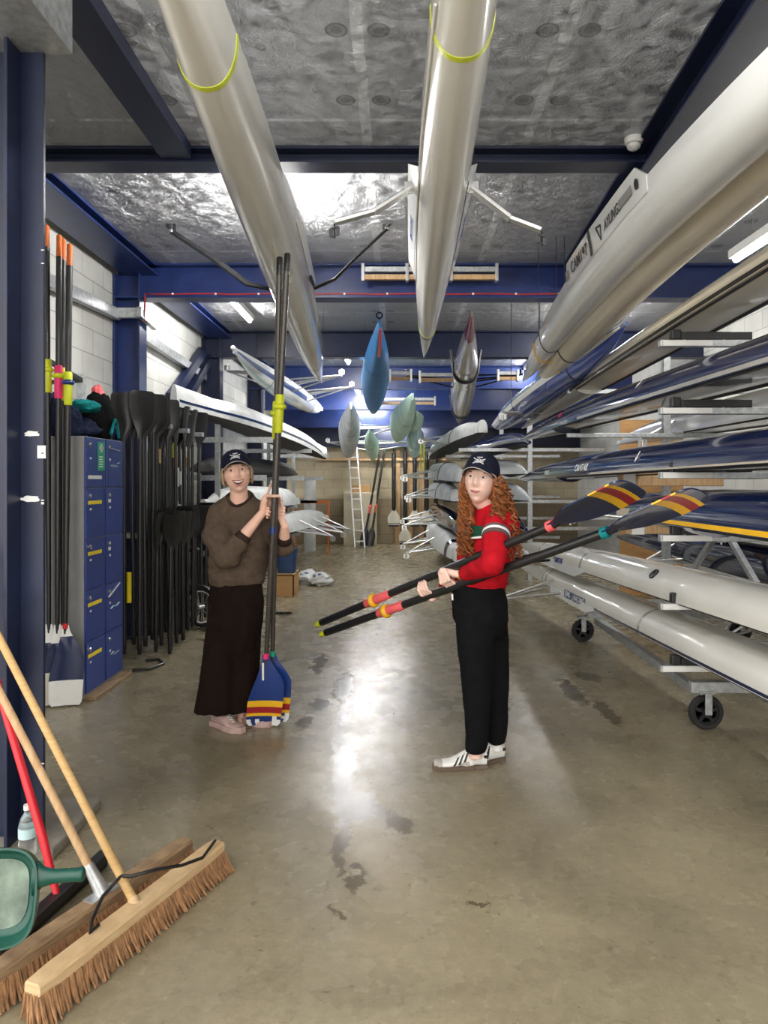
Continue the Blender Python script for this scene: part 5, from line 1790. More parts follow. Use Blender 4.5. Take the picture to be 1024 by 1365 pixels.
def grip_hand(q, wrist, bar, ax, e2, rb, scale=1.0, spread=0.0205, a0=40, a1=235, lens=(0.95, 1.05, 1.0, 0.82), thumb=True, open_first=0.0):
    """hand closed round a bar: bar point, bar direction (index to little finger), e2 = direction from the bar to the palm"""
    ax = V(ax).normalized()
    e2 = V(e2)
    e2 = (e2 - ax * e2.dot(ax)).normalized()
    e3 = ax.cross(e2)
    bar, wrist = V(bar), V(wrist)
    pc = bar + e2 * (rb + 0.014 * scale)
    k0 = []
    fr = 0.0085 * scale
    R_ = rb + fr * 0.9
    for k in range(4):
        off = (k - 1.5) * spread * scale
        kn = pc + ax * off + e3 * 0.022 * scale + e2 * 0.004
        k0.append(kn)
        pts = [kn]
        for i in range(5):
            a = R(a0 + (a1 - a0) * lens[k] * i / 4)
            pts.append(bar + ax * (off * 0.97 - (open_first * 0.01 * (i) if k == 0 else 0)) + (e2 * math.cos(a) + e3 * math.sin(a)) * (R_ + (0.012 * open_first * i / 4 if k == 0 else 0)))
        if k == 0 and open_first:
            pts = [kn - ax * 0.0135 * i - e2 * 0.0035 * i + e3 * 0.003 * i for i in range(6)]
        q.chain(pts, [fr * 1.15, fr * 1.12, fr * 1.08, fr * 1.05, fr, fr * 0.88], 10)
    # palm
    heel = pc - e3 * 0.040 * scale + e2 * 0.006
    for k in range(4):
        off = (k - 1.5) * spread * scale * 0.8
        q.chain([k0[k], pc + ax * off - e3 * 0.01 * scale + e2 * 0.004, heel + ax * off * 0.7], [0.0105 * scale, 0.0135 * scale, 0.0145 * scale], 10)
    q.chain([heel, wrist], [0.021 * scale, 0.0235 * scale], 12)
    if thumb:
        b = heel - ax * 0.022 * scale + e3 * 0.006
        pts = [b]
        for a in (-32, -85, -130):
            pts.append(bar - ax * (0.030 + 0.004 * (-a / 130)) * scale + (e2 * math.cos(R(a)) + e3 * math.sin(R(a))) * (R_ + 0.002))
        q.chain(pts, [0.0135 * scale, 0.0115 * scale, 0.0105 * scale, 0.009 * scale], 10)


def face_parts(root, M, smile, skin, brow):
    """eyes, brows, lips as children of the body"""
    iv = root_loc(root)
    for s in (-1, 1):
        c = M @ V((s * 0.029, -0.0745, 0.010))
        q = MB()
        q.ball(c, (0.0125, 0.0118, 0.0078), 9, M=M.to_3x3().to_4x4())
        eo = q.build('eye', 'eye_white', root, 60)
        MB().ball(M @ V((s * 0.030 - 0.001, -0.0835, 0.010)), (0.0062, 0.0045, 0.0062), 8, M=M.to_3x3().to_4x4()).build('iris', 'iris', eo, 60)
        pts = [M @ V((s * (0.030 + 0.0155 * k), -0.0835 + 0.010 * k * k + (0.004 if k * s > 0 and abs(k) > 0.5 else 0), 0.0155 - 0.006 * k * k)) for k in (-1, -0.5, 0, 0.5, 1)]
        MB().tube(pts, [0.002, 0.0035, 0.004, 0.0035, 0.002], 8).build('eyelid', skin, root, 60)
        pts = [M @ V((s * (0.032 + 0.018 * k), -0.0865 + 0.010 * max(0, k) ** 2 + 0.002, 0.031 - 0.005 * k * k)) for k in (-1, -0.5, 0, 0.5, 1)]
        MB().tube(pts, [0.001, 0.003, 0.003, 0.0025, 0.001], 8).build('eyebrow', brow, root, 60)
    w = 0.021 + 0.008 * smile
    up = 0.009 * smile + 0.003

    def yy(x):
        return -0.0855 + 14 * x * x

    if smile > 0.5:
        pr = MB()
        rs = []
        for k in [i / 12 * 2 - 1 for i in range(13)]:
            x = k * w
            zt = -0.053 + up * k * k * 0.8
            zb = -0.053 - 0.021 * (1 - k * k) + up * k * k * 0.8
            zb = min(zb, zt - 0.0006)
            rs.append([M @ V((x, yy(x) - 0.003, zt)), M @ V((x, yy(x) + 0.012, zt)), M @ V((x, yy(x) + 0.012, zb)), M @ V((x, yy(x) - 0.003, zb))])
        pr.rings(rs).build('mouth', 'mouth', root, 0)
        rs = []
        for k in [i / 12 * 2 - 1 for i in range(13)]:
            x = k * w * 0.88
            zt = -0.0535 + up * k * k * 0.65
            zb = zt - 0.0085 * (1 - k * k * 0.6)
            rs.append([M @ V((x, yy(x) - 0.005, zt)), M @ V((x, yy(x) + 0.005, zt)), M @ V((x, yy(x) + 0.005, zb)), M @ V((x, yy(x) - 0.005, zb))])
        MB().rings(rs).build('teeth', 'tooth', root, 0)
        for z0, dz, r in ((-0.052, 0, 0.0028), (-0.075, 0.021, 0.0035)):
            pts = []
            for k in [i / 10 * 2 - 1 for i in range(11)]:
                x = k * w * 1.03
                pts.append(M @ V((x, yy(x) - 0.004, z0 + dz * k * k + up * k * k * 0.8)))
            MB().tube(pts, [0.0012] + [r] * 9 + [0.0012], 8).build('lip', 'lip', root, 60)
    else:
        for z0, r in ((-0.0585, 0.0028), (-0.0645, 0.0034)):
            pts = []
            for k in [i / 10 * 2 - 1 for i in range(11)]:
                x = k * w
                pts.append(M @ V((x, yy(x) - 0.0045, z0 + up * k * k + (0.003 * k * k if z0 < -0.06 else 0))))
            MB().tube(pts, [0.001] + [r * 0.8] + [r] * 7 + [r * 0.8] + [0.001], 8).build('lip', 'lip', root, 60)


def cap_parts(root, M, yaw=0.0):
    """baseball cap: crown, peak with pale edge, embroidered crossed-oar mark"""
    q = MB()
    rs = []
    n = 40
    for i in range(0, 15):
        u = i / 14
        th = u * PI / 2 * 0.985
        k = math.cos(th)
        z = 0.043 + 0.094 * math.sin(th) - 0.012 * (1 - u)
        ring = []
        for j in range(n):
            a = 2 * PI * j / n
            kk = abs(k) ** 0.72
            y = math.sin(a) * 0.104 * kk + 0.006
            zz = z + (0.010 * math.sin(a) * -1 if True else 0) * (1 - u)
            ring.append(M @ V((math.cos(a) * 0.0855 * kk, y, zz)))
        rs.append(ring)
    q.rings(rs, True)
    c = q.build('cap', 'cap_navy', root, 60)
    MB().ball(M @ V((0, 0.006, 0.138)), (0.007, 0.007, 0.004), 6).build('cap_button', 'cap_navy', c)
    # peak
    p = MB()
    top, edge = [], []
    rs = []
    for i in range(9):
        u = i / 8
        row = []
        for j in range(17):
            v = j / 16 * 2 - 1
            a = v * 1.15
            ix, iy = math.sin(a) * 0.083, -math.cos(a) * 0.101 + 0.006
            ox, oy = math.sin(a) * 0.082, -math.cos(a) * 0.101 - 0.075 * (math.cos(v * PI / 2) ** 0.6 if abs(v) < 0.999 else 0)
            x, y = ix + (ox - ix) * u, iy + (oy - iy) * u
            z = 0.044 - 0.026 * v * v - 0.006 * u + 0.004 * (1 - abs(v))
            row.append(V((x, y, z)))
        rs.append(row)
    th = 0.0035
    loop = []
    m = []
    for row in rs:
        m.append([M @ r for r in row] + [M @ (r - V((0, 0, th))) for r in row[::-1]])
    p.rings(m)
    pk = p.build('peak', 'cap_navy', c, 60)
    pts = [M @ (r - V((0, 0.001, th / 2))) for r in rs[-1][1:-1]]
    MB().tube(pts, 0.0026, 6).build('peak_edge', 'suede', pk)
    # embroidery: two crossed strokes with small loops
    q = MB()

    def on(x, z):
        k = math.sqrt(max(0.01, 1 - ((z - 0.031) / 0.106) ** 2)) ** 0.72
        y = -0.104 * k * math.sqrt(max(0, 1 - (x / (0.0855 * k)) ** 2)) + 0.006
        return M @ V((x, y - 0.003, z))
    for a, b in (((-0.027, 0.070), (0.027, 0.094)), ((-0.027, 0.096), (0.024, 0.070)), ((-0.012, 0.100), (0.014, 0.102)), ((-0.02, 0.082), (-0.004, 0.074)), ((0.006, 0.076), (0.022, 0.082))):
        q.tube([on(a[0] + (b[0] - a[0]) * t, a[1] + (b[1] - a[1]) * t) for t in (0, 0.33, 0.66, 1)], 0.0028, 6)
    q.torus(on(0.0, 0.084), M.to_3x3() @ V((0, -1, 0.5)), 0.010, 0.0024, 16, 6)
    q.build('emblem', 'silver_thread', c, 60)
    return c


def ell(c, rx, ry, n=28, yaw=0.0, tilt=(0, 0), sq=2.3):
    out = []
    for j in range(n):
        a = 2 * PI * j / n
        x = math.copysign(abs(math.cos(a)) ** (2 / sq), math.cos(a)) * rx
        y = math.copysign(abs(math.sin(a)) ** (2 / sq), math.sin(a)) * ry
        p = V((x * math.cos(yaw) - y * math.sin(yaw), x * math.sin(yaw) + y * math.cos(yaw), 0))
        p.z = tilt[0] * p.x + tilt[1] * p.y
        out.append(V(c) + p)
    return out


def shoe(root, heel, yaw, L, mats, roll_stripes=False, sole_col='gum', sole_t=0.028, chunky=0.0):
    """trainer from the heel point on the floor, pointing along yaw"""
    M = Matrix.Translation(V(heel)) @ Matrix.Rotation(yaw, 4, 'Z')
    st = []
    for i in range(15):
        u = i / 14
        w = 0.031 + 0.014 * sm(0.2, 0.66, u) - 0.034 * sm(0.76, 1.0, u) ** 2
        h = 0.112 - 0.006 * sm(0, 0.1, u) - 0.058 * sm(0.26, 0.74, u) - 0.022 * sm(0.84, 1.0, u)
        off = 0.006 * sm(0.5, 1, u)
        st.append((u * L, w, h, off))
    up = MB()
    rs = []
    for x, w, h, off in st:
        ring = []
        for j in range(20):
            a = 2 * PI * j / 20
            c, s_ = math.cos(a), math.sin(a)
            yy = math.copysign(abs(c) ** 0.8, c) * w * (1 if s_ < 0.2 else 1 - 0.25 * s_)
            zz = sole_t * 0.7 + (h - sole_t * 0.7) * (0.5 + 0.5 * math.copysign(abs(s_) ** 0.7, s_))
            ring.append(M @ V((x, yy + off, zz)))
        rs.append(ring)
    up.rings(rs)
    o = up.build('shoe', mats[0], root, 60)
    so = MB()
    rs = []
    for k, (x, w, h, off) in enumerate(st):
        ww = w + 0.004 + chunky
        xx = x + (-0.005 if k == 0 else 0.006 if k == 14 else 0)
        z1 = sole_t + 0.006 * sm(0.85, 1, k / 14) + chunky
        rs.append([M @ V((xx, -ww + off, 0.002)), M @ V((xx, ww + off, 0.002)), M @ V((xx, ww + off, z1)), M @ V((xx, -ww + off, z1))])
    so.rings(rs)
    so.build('sole', sole_col, o, 40)
    lc = MB()
    for i in range(5):
        u = 0.36 + 0.075 * i
        k = min(13, int(u * 14))
        f = u * 14 - k
        h = st[k][2] + (st[k + 1][2] - st[k][2]) * f
        lc.tube([M @ V((u * L - 0.006, -0.022, h - 0.010)), M @ V((u * L, 0.003, h + 0.002)), M @ V((u * L + 0.006, 0.026, h - 0.010))], 0.0035, 6)
    lc.build('laces', mats[1], o)
    if roll_stripes:
        def surf(u, ang, s, o_=0.002):
            k = max(0, min(13, int(u * 14)))
            f = u * 14 - k
            w, h, off = [st[k][n_] + (st[k + 1][n_] - st[k][n_]) * f for n_ in (1, 2, 3)]
            c, s_ = math.cos(ang), math.sin(ang)
            yy = abs(c) ** 0.8 * w * (1 if s_ < 0.2 else 1 - 0.25 * s_) + o_
            zz = sole_t * 0.7 + (h - sole_t * 0.7) * (0.5 + 0.5 * math.copysign(abs(s_) ** 0.7, s_))
            return M @ V((u * L, s * yy + off, zz))
        for s in (-1, 1):
            for i in range(3):
                u0 = 0.34 + 0.095 * i
                rs = []
                for t in (0, 0.25, 0.5, 0.75, 1):
                    ang = 0.95 - 1.25 * t
                    u = u0 + 0.10 * t
                    rs.append([surf(u - 0.022, ang, s, -0.002), surf(u - 0.022, ang, s), surf(u + 0.022, ang, s), surf(u + 0.022, ang, s, -0.002)])
                MB().rings(rs).build('stripe', 'black', o, 0)
        hq = MB().tube([M @ V((0.012, -0.034, 0.066)), M @ V((-0.004, -0.012, 0.072)), M @ V((-0.004, 0.012, 0.072)), M @ V((0.012, 0.034, 0.066))], 0.011, 8, flat=0.7)
        hq.build('heel_tab', 'black', o)
        t = MB()
        rs = []
        for i in range(5):
            u = 0.84 + 0.15 * i / 4
            k = min(13, int(u * 14))
            w = st[k][1]
            rs.append([M @ V((u * L + 0.003, math.cos(a) * (w + 0.0025) + st[k][3], sole_t + 0.004 + max(0, math.sin(a)) * 0.026)) for a in [PI * j / 12 for j in range(13)]])
        t.rings(rs, False, closed=False)
        t.build('toe_cap', 'suede', o)
    return o


def folds(seed, amp, sc=(9, 9, 9)):
    def f(p):
        v = V((p.x * sc[0], p.y * sc[1], p.z * sc[2])) + V((seed, seed * 1.7, 0))
        return amp * (noise.noise(v) + 0.5 * noise.noise(v * 2.1))
    return f


def cloth(name, mb, voxel, mtl, root, seed, amp, sc=(9, 9, 9), it=4):
    org = root_loc(root)
    me = fuse(mb, voxel, it, org, folds(seed, amp, sc))
    return link_mesh(name, me, mtl, root, 180)


def body_root(mb, loc, mtl, label, voxel=0.0038, it=2):
    me = fuse(mb, voxel, it, V(loc))
    o = link_mesh('person', me, mtl, None, 180, 0, V(loc))
    return tag(o, label, 'person', 'people holding oars')


HS = 1.13


def headM(c, yaw, pitch, roll):
    return Matrix.Translation(V(c)) @ Matrix.Rotation(yaw, 4, 'Z') @ Matrix.Rotation(roll, 4, 'Y') @ Matrix.Rotation(pitch, 4, 'X') @ Matrix.Scale(HS, 4)


# ---------------------------------------------------------------- the smiling woman with the upright oars
Yw = 4.48
P = lambda px, py, dy=0.0: W(px, py, Yw + dy)
Mh = headM(P(316, 632, -0.04), R(14), R(-9), R(-7))
axo = (oa_t - OB).normalized()                    # up along the held oars


def on_oars(z):
    t = (z - OB.z) / (oa_t.z - OB.z)
    p = OB.lerp(oa_t, t)
    t2 = (z - (OB.z)) / (ob_t.z - OB.z)
    p2 = (OB + V((0.045, 0.055, 0))).lerp(ob_t, t2)
    return (p + p2) / 2


hA = on_oars(1.425)      # upper hand (her right)
hB = on_oars(1.350)      # lower hand (her left)
sR, sL = P(290, 682, 0.02), P(350, 679, 0.04)
eR, eL = P(303, 742, -0.20), P(378, 728, -0.02)
wR = hA + V((-0.072, -0.010, -0.070))
wL = hB + V((0.060, 0.020, -0.085))
b = MB()
add_xf(b, head_surface(1.0), Mh)
nk = Mh @ V((0, 0.018, -0.075))
b.chain([nk, P(319, 668, 0.0), P(319, 684, 0.03)], [0.055, 0.056, 0.066], 18)
b.rings([ell(P(320, y, 0.03), rx, ry) for y, rx, ry in ((684, 0.07, 0.06), (692, 0.12, 0.07), (715, 0.13, 0.075), (745, 0.12, 0.075), (775, 0.115, 0.07), (805, 0.125, 0.08), (822, 0.08, 0.06))])
for s_, e_, w_ in ((sR, eR, wR), (sL, eL, wL)):
    b.chain([s_, e_, e_.lerp(w_, 0.45), w_], [0.046, 0.038, 0.037, 0.0245], 14)
for x0, x1, x2, fz in ((303, 293, 291, 0.0), (334, 331, 322, 0.04)):
    b.chain([P(x0, 808, 0.03), P(x1, 875, 0.02 + fz), P(x2, 953, 0.03 + fz)], [0.055, 0.045, 0.034], 14)
    an = P(x2, 960, 0.03 + fz)
    b.chain([an, an + V((0.02, -0.02, -0.03))], [0.034, 0.028], 10)
grip_hand(b, wR, hA, -axo, V((-1, 0.05, 0)), 0.036, 1.0, a0=40, a1=190, open_first=1.2)
grip_hand(b, wL, hB, -axo, V((0.75, 0.75, 0)), 0.036, 1.0, a0=-40 - 0, a1=-190, thumb=False)
woman = body_root(b, V((P(305, 900).x, Yw, 0)), 'skin_a', 'smiling woman in a brown jumper and dark wide trousers holding two oars upright')
face_parts(woman, Mh, 1.0, 'skin_a', 'brow')
cap_parts(woman, Mh)
# hair: swept back under the cap
q = MB()
for i in range(60):
    a = PI * (0.02 + 0.96 * i / 59)
    x, y = math.cos(a) * 0.079, math.sin(a) * 0.098 + 0.008
    dn = 0.050 + 0.03 * math.sin(a) + 0.012 * noise.noise(V((i, 2, 0)))
    q.tube([Mh @ V((x * 0.99, y, 0.045)), Mh @ V((x * 1.06, y * 1.05, 0.005)), Mh @ V((x * 1.0, y * 1.04 + 0.006, -0.04)), Mh @ V((x * 0.75, y * 0.95 + 0.02, 0.035 - dn - 0.02))], [0.009, 0.010, 0.009, 0.004], 6)
for i in range(8):
    x = -0.075 + 0.15 * (i % 2)
    k = i / 13
    q.tube([Mh @ V((x, -0.035 + 0.04 * k, 0.035)), Mh @ V((x * 1.05, -0.03 + 0.04 * k, 0.0)), Mh @ V((x * 1.02, -0.01 + 0.04 * k, -0.05 - 0.02 * k))], [0.005, 0.006, 0.003], 6)
q.build('hair', 'blonde', woman, 60)
for s in (-1, 1):
    MB().torus(Mh @ V((s * 0.078, 0.004, -0.045)), Mh.to_3x3() @ V((1, 0.3, 0)), 0.010, 0.002, 16, 6).build('earring', 'gold', woman)
# jumper
b = MB()
T = [(660, 318, 0.074, 0.066, 0.025), (665, 317, 0.112, 0.080, 0.03), (671, 316, 0.150, 0.092, 0.03), (682, 317, 0.182, 0.108, 0.03), (698, 319, 0.194, 0.122, 0.03), (718, 320, 0.200, 0.135, 0.03), (745, 318, 0.190, 0.142, 0.03), (770, 316, 0.178, 0.138, 0.03), (779, 316, 0.168, 0.128, 0.03)]
b.rings([ell(P(x, y, dy), rx, ry, 32, tilt=(0.04, tl)) for (y, x, rx, ry, dy), tl in zip(T, (0.55, 0.42, 0.25, 0.1) + (0,) * 9)])
b.chain([sR + V((0.02, 0, -0.01)), sR.lerp(eR, 0.55) + V((-0.035, 0, 0.0)), eR + V((-0.01, 0.02, 0.0)), eR.lerp(wR, 0.30)], [0.075, 0.090, 0.080, 0.058], 18)
b.chain([sL + V((-0.02, 0, -0.01)), sL.lerp(eL, 0.6) + V((0.01, 0, 0)), eL + V((0.0, 0.01, -0.005)), eL.lerp(wL, 0.25)], [0.070, 0.075, 0.068, 0.050], 18)
jm = cloth('jumper', b, 0.008, 'brown_knit', woman, 3, 0.015, (6, 6, 12), 5)


def cuff(root, a, b_, r0, r1, mtl, nm='cuff'):
    MB().tube([a, a.lerp(b_, 0.1), a.lerp(b_, 0.9), b_], [r0 * 0.9, r0, r1, r1 * 0.92], 18).build(nm, mtl, root, 60)


cuff(jm, eR.lerp(wR, 0.26), eR.lerp(wR, 0.50), 0.056, 0.045, 'brown_rib')
cuff(jm, eL.lerp(wL, 0.22), eL.lerp(wL, 0.50), 0.050, 0.043, 'brown_rib')
pts = []
for i in range(25):
    a = 2 * PI * i / 24
    fr = -math.sin(a)
    pts.append(P(319, 663, 0.022) + V((math.cos(a) * 0.076, math.sin(a) * 0.072 - 0.008 * max(0, fr) ** 1.5, 0.006 + 0.040 * math.sin(a) - 0.018 * max(0, fr) ** 3)))
MB().tube(pts, 0.009, 8, caps=False).build('neckband', 'brown_rib', jm, 60)
# wide trousers
b = MB()
b.rings([ell(P(316, 770, 0.03), 0.152, 0.115), ell(P(315, 800, 0.03), 0.172, 0.130), ell(P(314, 830, 0.035), 0.170, 0.128), ell(P(313, 860, 0.04), 0.15, 0.10), ell(P(312, 890, 0.04), 0.09, 0.05)])
for xs, rs_, fz in (((303, 297, 293, 289), (0.100, 0.105, 0.125, 0.142), 0.0), ((329, 326, 322, 318), (0.096, 0.100, 0.112, 0.122), 0.045)):
    b.rings([ell(P(x, y, 0.03 + fz), r, r * 1.02, 28) for x, y, r in zip(xs, (800, 850, 905, 945), rs_)])
cloth('trousers', b, 0.009, 'brown_trousers', woman, 9, 0.012, (11, 11, 2.2), 3)
f1 = P(287, 968, -0.01)
f1.z = 0
shoe(woman, V((f1.x - 0.012, 4.50, 0)), R(-38), 0.265, ('shoe_pink', 'shoe_white'), False, 'shoe_pink', 0.03, 0.004)
shoe(woman, V((P(316, 960).x - 0.01, 4.58, 0)), R(-30), 0.26, ('shoe_pink', 'shoe_white'), False, 'shoe_pink', 0.03, 0.004)

# ---------------------------------------------------------------- the woman in red carrying two oars
Yg = 3.82
P = lambda px, py, dy=0.0: W(px, py, Yg + dy)
Mg = headM(P(641, 641, -0.02), R(-20), R(-7), R(6))
ao = (c1t - c1g).normalized()


def car(x):
    """middle of the two carried oars at image column x"""
    r = []
    for a, t in ((c1g, c1t), (c2g, c2t)):
        k = (x - CX) / F
        s = (k * a.y - a.x) / ((t.x - a.x) - k * (t.y - a.y))
        r.append(a.lerp(t, s))
    return (r[0] + r[1]) / 2, r


gN, _ = car(601)       # near (left) hand
gF, _ = car(570)       # far (right) hand
sN, sF = P(663, 698, -0.12), P(640, 692, 0.17)
eN = P(657, 752, -0.30)
wN = gN + V((0.060, -0.030, 0.020))
eF = P(632, 752, 0.20)
wF = gF + V((0.070, 0.045, -0.035))
b = MB()
add_xf(b, head_surface(0.15), Mg)
b.chain([Mg @ V((0, 0.02, -0.075)), P(650, 676, 0.03), P(654, 690, 0.03)], [0.054, 0.054, 0.060], 18)
YW = R(-62)   # chest faces image left and a little towards us
b.rings([ell(P(x, y, 0.03), rx, ry, yaw=YW) for y, x, rx, ry in ((690, 655, 0.06, 0.05), (699, 652, 0.11, 0.06), (715, 648, 0.12, 0.075), (745, 643, 0.11, 0.07), (775, 640, 0.10, 0.07), (800, 640, 0.11, 0.08), (820, 642, 0.07, 0.06))])
b.chain([sN, eN, eN.lerp(wN, 0.5), wN], [0.044, 0.037, 0.036, 0.024], 14)
b.chain([sF, eF, eF.lerp(wF, 0.5), wF], [0.044, 0.037, 0.035, 0.024], 14)
aN, aF = P(634, 1000, -0.03), P(662, 990, 0.08)
b.chain([P(632, 805, -0.06), P(634, 895, -0.05), aN], [0.060, 0.048, 0.030], 14)
b.chain([P(652, 805, 0.06), P(660, 895, 0.06), aF], [0.060, 0.048, 0.030], 14)
b.chain([aN, aN + V((-0.01, 0.0, -0.03))], [0.030, 0.024], 10)
b.chain([aF, aF + V((-0.01, 0.0, -0.03))], [0.030, 0.024], 10)
grip_hand(b, wN, gN, ao, V((0.35, -0.75, 0.35)), 0.034, 0.95, a0=35, a1=200)
grip_hand(b, wF, gF, ao, V((0.3, 0.55, -0.75)), 0.036, 0.95, a0=-35, a1=-200, thumb=True)
girl = body_root(b, V((P(640, 900).x, Yg, 0)), 'skin_b', 'woman with long curly ginger hair in a red sweatshirt carrying two oars under her arm')
face_parts(girl, Mg, 0.15, 'skin_b', 'ginger')
cap_parts(girl, Mg)
# sweatshirt
b = MB()
T = [(671, 657, 0.072, 0.066), (677, 657, 0.112, 0.085), (684, 657, 0.150, 0.098), (697, 655, 0.178, 0.118), (720, 651, 0.182, 0.130), (745, 645, 0.172, 0.130), (770, 640, 0.166, 0.130), (784, 638, 0.162, 0.127), (788, 638, 0.156, 0.120)]
b.rings([ell(P(x, y, 0.03), rx, ry, 32, yaw=YW, tilt=(0.0, 0.0)) for y, x, rx, ry in T])
b.chain([sN + V((-0.01, 0.03, 0)), sN.lerp(eN, 0.5), eN, eN.lerp(wN, 0.5), eN.lerp(wN, 0.84)], [0.068, 0.066, 0.060, 0.052, 0.042], 18)
b.chain([sF + V((0, -0.03, 0)), sF.lerp(eF, 0.5), eF, eF.lerp(wF, 0.5), eF.lerp(wF, 0.84)], [0.068, 0.064, 0.058, 0.050, 0.042], 18)
sw = cloth('sweatshirt', b, 0.007, 'red_cloth', girl, 5, 0.007, (9, 9, 14), 4)
for k0, k1, r, m in ((0.20, 0.27, 0.0725, 'grey_band'), (0.265, 0.325, 0.0735, 'white_cloth'), (0.32, 0.40, 0.0725, 'grey_band')):
    a, c = sN.lerp(eN, k0), sN.lerp(eN, k1)
    MB().tube([a, a.lerp(c, 0.05), a.lerp(c, 0.95), c], [r * 0.93, r, r, r * 0.93], 22).build('sleeve_band', m, sw, 60)
for wr, el in ((wN, eN), (wF, eF)):
    cuff(sw, el.lerp(wr, 0.80), el.lerp(wr, 0.92), 0.041, 0.035, 'red_cloth')
fw = V((math.sin(YW), -math.cos(YW), 0))      # chest direction
# green yoke with white edge on the chest
cpt = P(650, 706, 0.03)
rgt = V((math.cos(YW), math.sin(YW), 0))
q = MB()
rs = []
for i in range(13):
    k = i / 12 * 2 - 1
    base = cpt + rgt * (0.135 * k)
    f = 0.128 * math.sqrt(max(0, 1 - (abs(k) * 0.8) ** 2.4)) + 0.004
    rs.append([base + fw * f + UPZ * 0.028, base + fw * (f + 0.006) - UPZ * (0.045 - 0.02 * abs(k)), base + fw * (f - 0.02) - UPZ * (0.045 - 0.02 * abs(k)), base + fw * (f - 0.03) + UPZ * 0.028])
q.rings(rs)
q.build('chest_panel', 'green_cloth', sw, 60)
pts = [r[1] + fw * 0.002 for r in rs]
MB().tube(pts, 0.006, 6).build('chest_piping', 'white_cloth', sw, 60)
# hem line
pts = [p for p in ell(P(638.5, 776, 0.03), 0.170, 0.134, 33, yaw=YW)]
MB().tube(pts + [pts[0]], 0.004, 6, caps=False).build('hem_seam', 'red_cloth', sw, 60)
# bracelets on the near wrist
for k in (0.965, 1.0):
    p = eN.lerp(wN, k)
    MB().torus(p, (wN - eN), 0.030, 0.004, 20, 6).build('bracelet', 'gold', girl)
# trousers
b = MB()
b.rings([ell(P(638, 780, 0.0), 0.150, 0.118, yaw=YW), ell(P(639, 800, 0.0), 0.165, 0.132, yaw=YW), ell(P(641, 825, 0.0), 0.16, 0.135, yaw=YW), ell(P(642, 845, 0.0), 0.12, 0.11, yaw=YW)])
b.rings([ell(P(x, y, dy), r, r, 26, yaw=YW) for x, y, dy, r in ((630, 808, -0.05, 0.094), (633, 855, -0.055, 0.094), (636, 905, -0.05, 0.080), (636, 955, -0.045, 0.066), (635, 990, -0.035, 0.058), (634, 1001, -0.03, 0.050))])
b.rings([ell(P(x, y, dy), r, r, 26, yaw=YW) for x, y, dy, r in ((652, 808, 0.05, 0.092), (656, 855, 0.06, 0.090), (660, 905, 0.07, 0.076), (662, 950, 0.08, 0.062), (663, 978, 0.08, 0.056), (662, 989, 0.08, 0.048))])
tr = cloth('trousers', b, 0.008, 'black_cloth', girl, 14, 0.008, (10, 10, 5), 3)
MB().tube([P(603, 792, -0.06), P(603.5, 800, -0.06)], 0.005, 6).build('drawcord_tip', 'white_cloth', tr)
# shoes
def floor_at(px, py):
    Y = F * H / (py - CY)
    return V(((px - CX) * Y / F, Y, 0))


shoe(girl, floor_at(649, 1026) + V((0.0, 0.035, 0)), R(184), 0.285, ('shoe_white', 'shoe_white'), True, 'gum', 0.022)
shoe(girl, floor_at(672, 1014) + V((-0.01, 0.02, 0)), R(208), 0.285, ('shoe_white', 'shoe_white'), True, 'gum', 0.022)
for an in (aN, aF):
    MB().tube([an + V((0, 0, -0.035)), an + V((0, 0, 0.0))], [0.036, 0.036], 16).build('sock', 'white_cloth' if an is aF else 'skin_b', girl, 60)
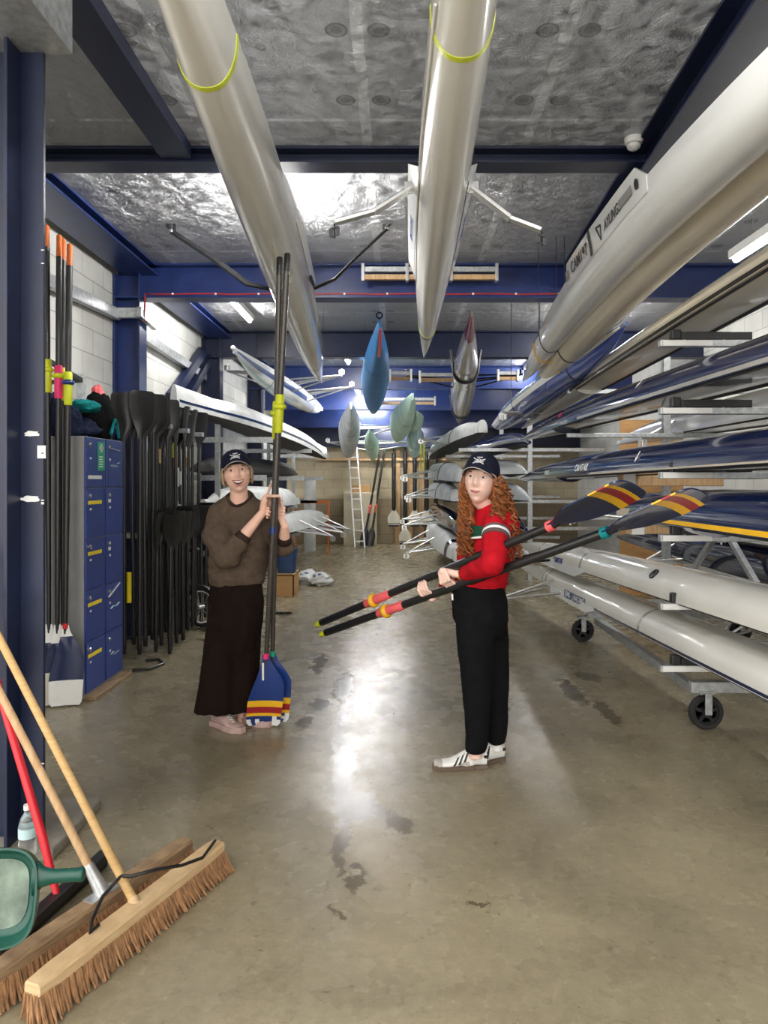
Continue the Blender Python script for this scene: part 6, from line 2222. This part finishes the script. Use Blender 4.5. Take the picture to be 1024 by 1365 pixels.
# long curly hair: many loose ringlets over a fuller core
core = MB()
core.ball(Mg @ V((0, 0.035, -0.02)), (0.088, 0.085, 0.105), 10)
core.chain([Mg @ V((0.05, 0.06, -0.06)), P(668, 690, 0.03), P(676, 718, 0.03), P(678, 736, 0.02)], [0.060, 0.058, 0.05, 0.03], 12)
core.chain([Mg @ V((-0.065, 0.02, -0.05)), P(624, 690, -0.02), P(623, 712, -0.05), P(621, 728, -0.06)], [0.030, 0.034, 0.032, 0.018], 12)
hr = cloth('hair', core, 0.009, 'ginger', girl, 30, 0.016, (26, 26, 26), 2)
rn = random.Random(77)
cm = MB()
for i in range(330):
    side = rn.random()
    if side < 0.36:      # falls in front on the image left of the face
        st = Mg @ V((-0.076 + rn.uniform(-0.012, 0.006), rn.uniform(-0.035, 0.07), 0.02 + rn.uniform(-0.02, 0.02)))
        en = P(rn.uniform(610, 633), rn.uniform(712, 744), rn.uniform(-0.13, 0.02))
        md = P(rn.uniform(606, 626), rn.uniform(672, 695), rn.uniform(-0.08, 0.06))
    elif side < 0.86:    # over the back and near shoulder
        a = rn.uniform(-0.1, 1.5)
        st = Mg @ V((0.080 * math.cos(a), 0.012 + 0.095 * math.sin(a), 0.025 + rn.uniform(-0.02, 0.02)))
        en = P(rn.uniform(660, 696), rn.uniform(712, 752), rn.uniform(-0.17, 0.12))
        md = P(rn.uniform(664, 696), rn.uniform(655, 700), rn.uniform(-0.15, 0.12))
    else:                # framing the face on the right
        st = Mg @ V((0.072, rn.uniform(-0.05, 0.02), 0.015))
        en = P(rn.uniform(652, 672), rn.uniform(684, 708), rn.uniform(-0.17, -0.08))
        md = P(rn.uniform(662, 676), rn.uniform(655, 678), rn.uniform(-0.14, -0.06))
    n = 34
    L = (en - st).length
    turns = L / rn.uniform(0.035, 0.06)
    ph = rn.uniform(0, 6.28)
    rad = rn.uniform(0.007, 0.017)
    pts, rr = [], []
    for j in range(n):
        t = j / (n - 1)
        p = st * (1 - t) ** 2 + md * 2 * t * (1 - t) + en * t * t
        k = rad * sm(0, 0.2, t)
        w_ = ph + turns * 2 * PI * t
        pts.append(p + V((math.cos(w_) * k, math.sin(w_) * k, math.sin(w_ * 0.5) * k * 0.4)))
        rr.append(0.0052 * (1 - 0.6 * t ** 2))
    cm.tube(pts, rr, 5)
cm.build('ringlets', 'ginger', hr, 60)
# ------------------------------------------------------------------ camera and view
cam = bpy.data.cameras.new('camera')
co = bpy.data.objects.new('camera', cam)
COL.objects.link(co)
co.location = (0, 0, H)
co.rotation_euler = (PI / 2, 0, 0)
cam.sensor_fit = 'HORIZONTAL'
cam.sensor_width = 36.0
cam.lens = 36.0 * F / 1024.0
cam.shift_x = -(CX - 512.0) / 1024.0
cam.shift_y = -(682.5 - CY) / 1024.0
cam.clip_start = 0.05
S.camera = co
S.cycles.use_denoising = True
S.cycles.max_bounces = 8
S.cycles.sample_clamp_indirect = 8.0
S.view_settings.view_transform = 'Standard'
S.view_settings.look = 'None'
S.view_settings.exposure = 0.1
S.view_settings.gamma = 1.0
S.view_settings.use_curve_mapping = False
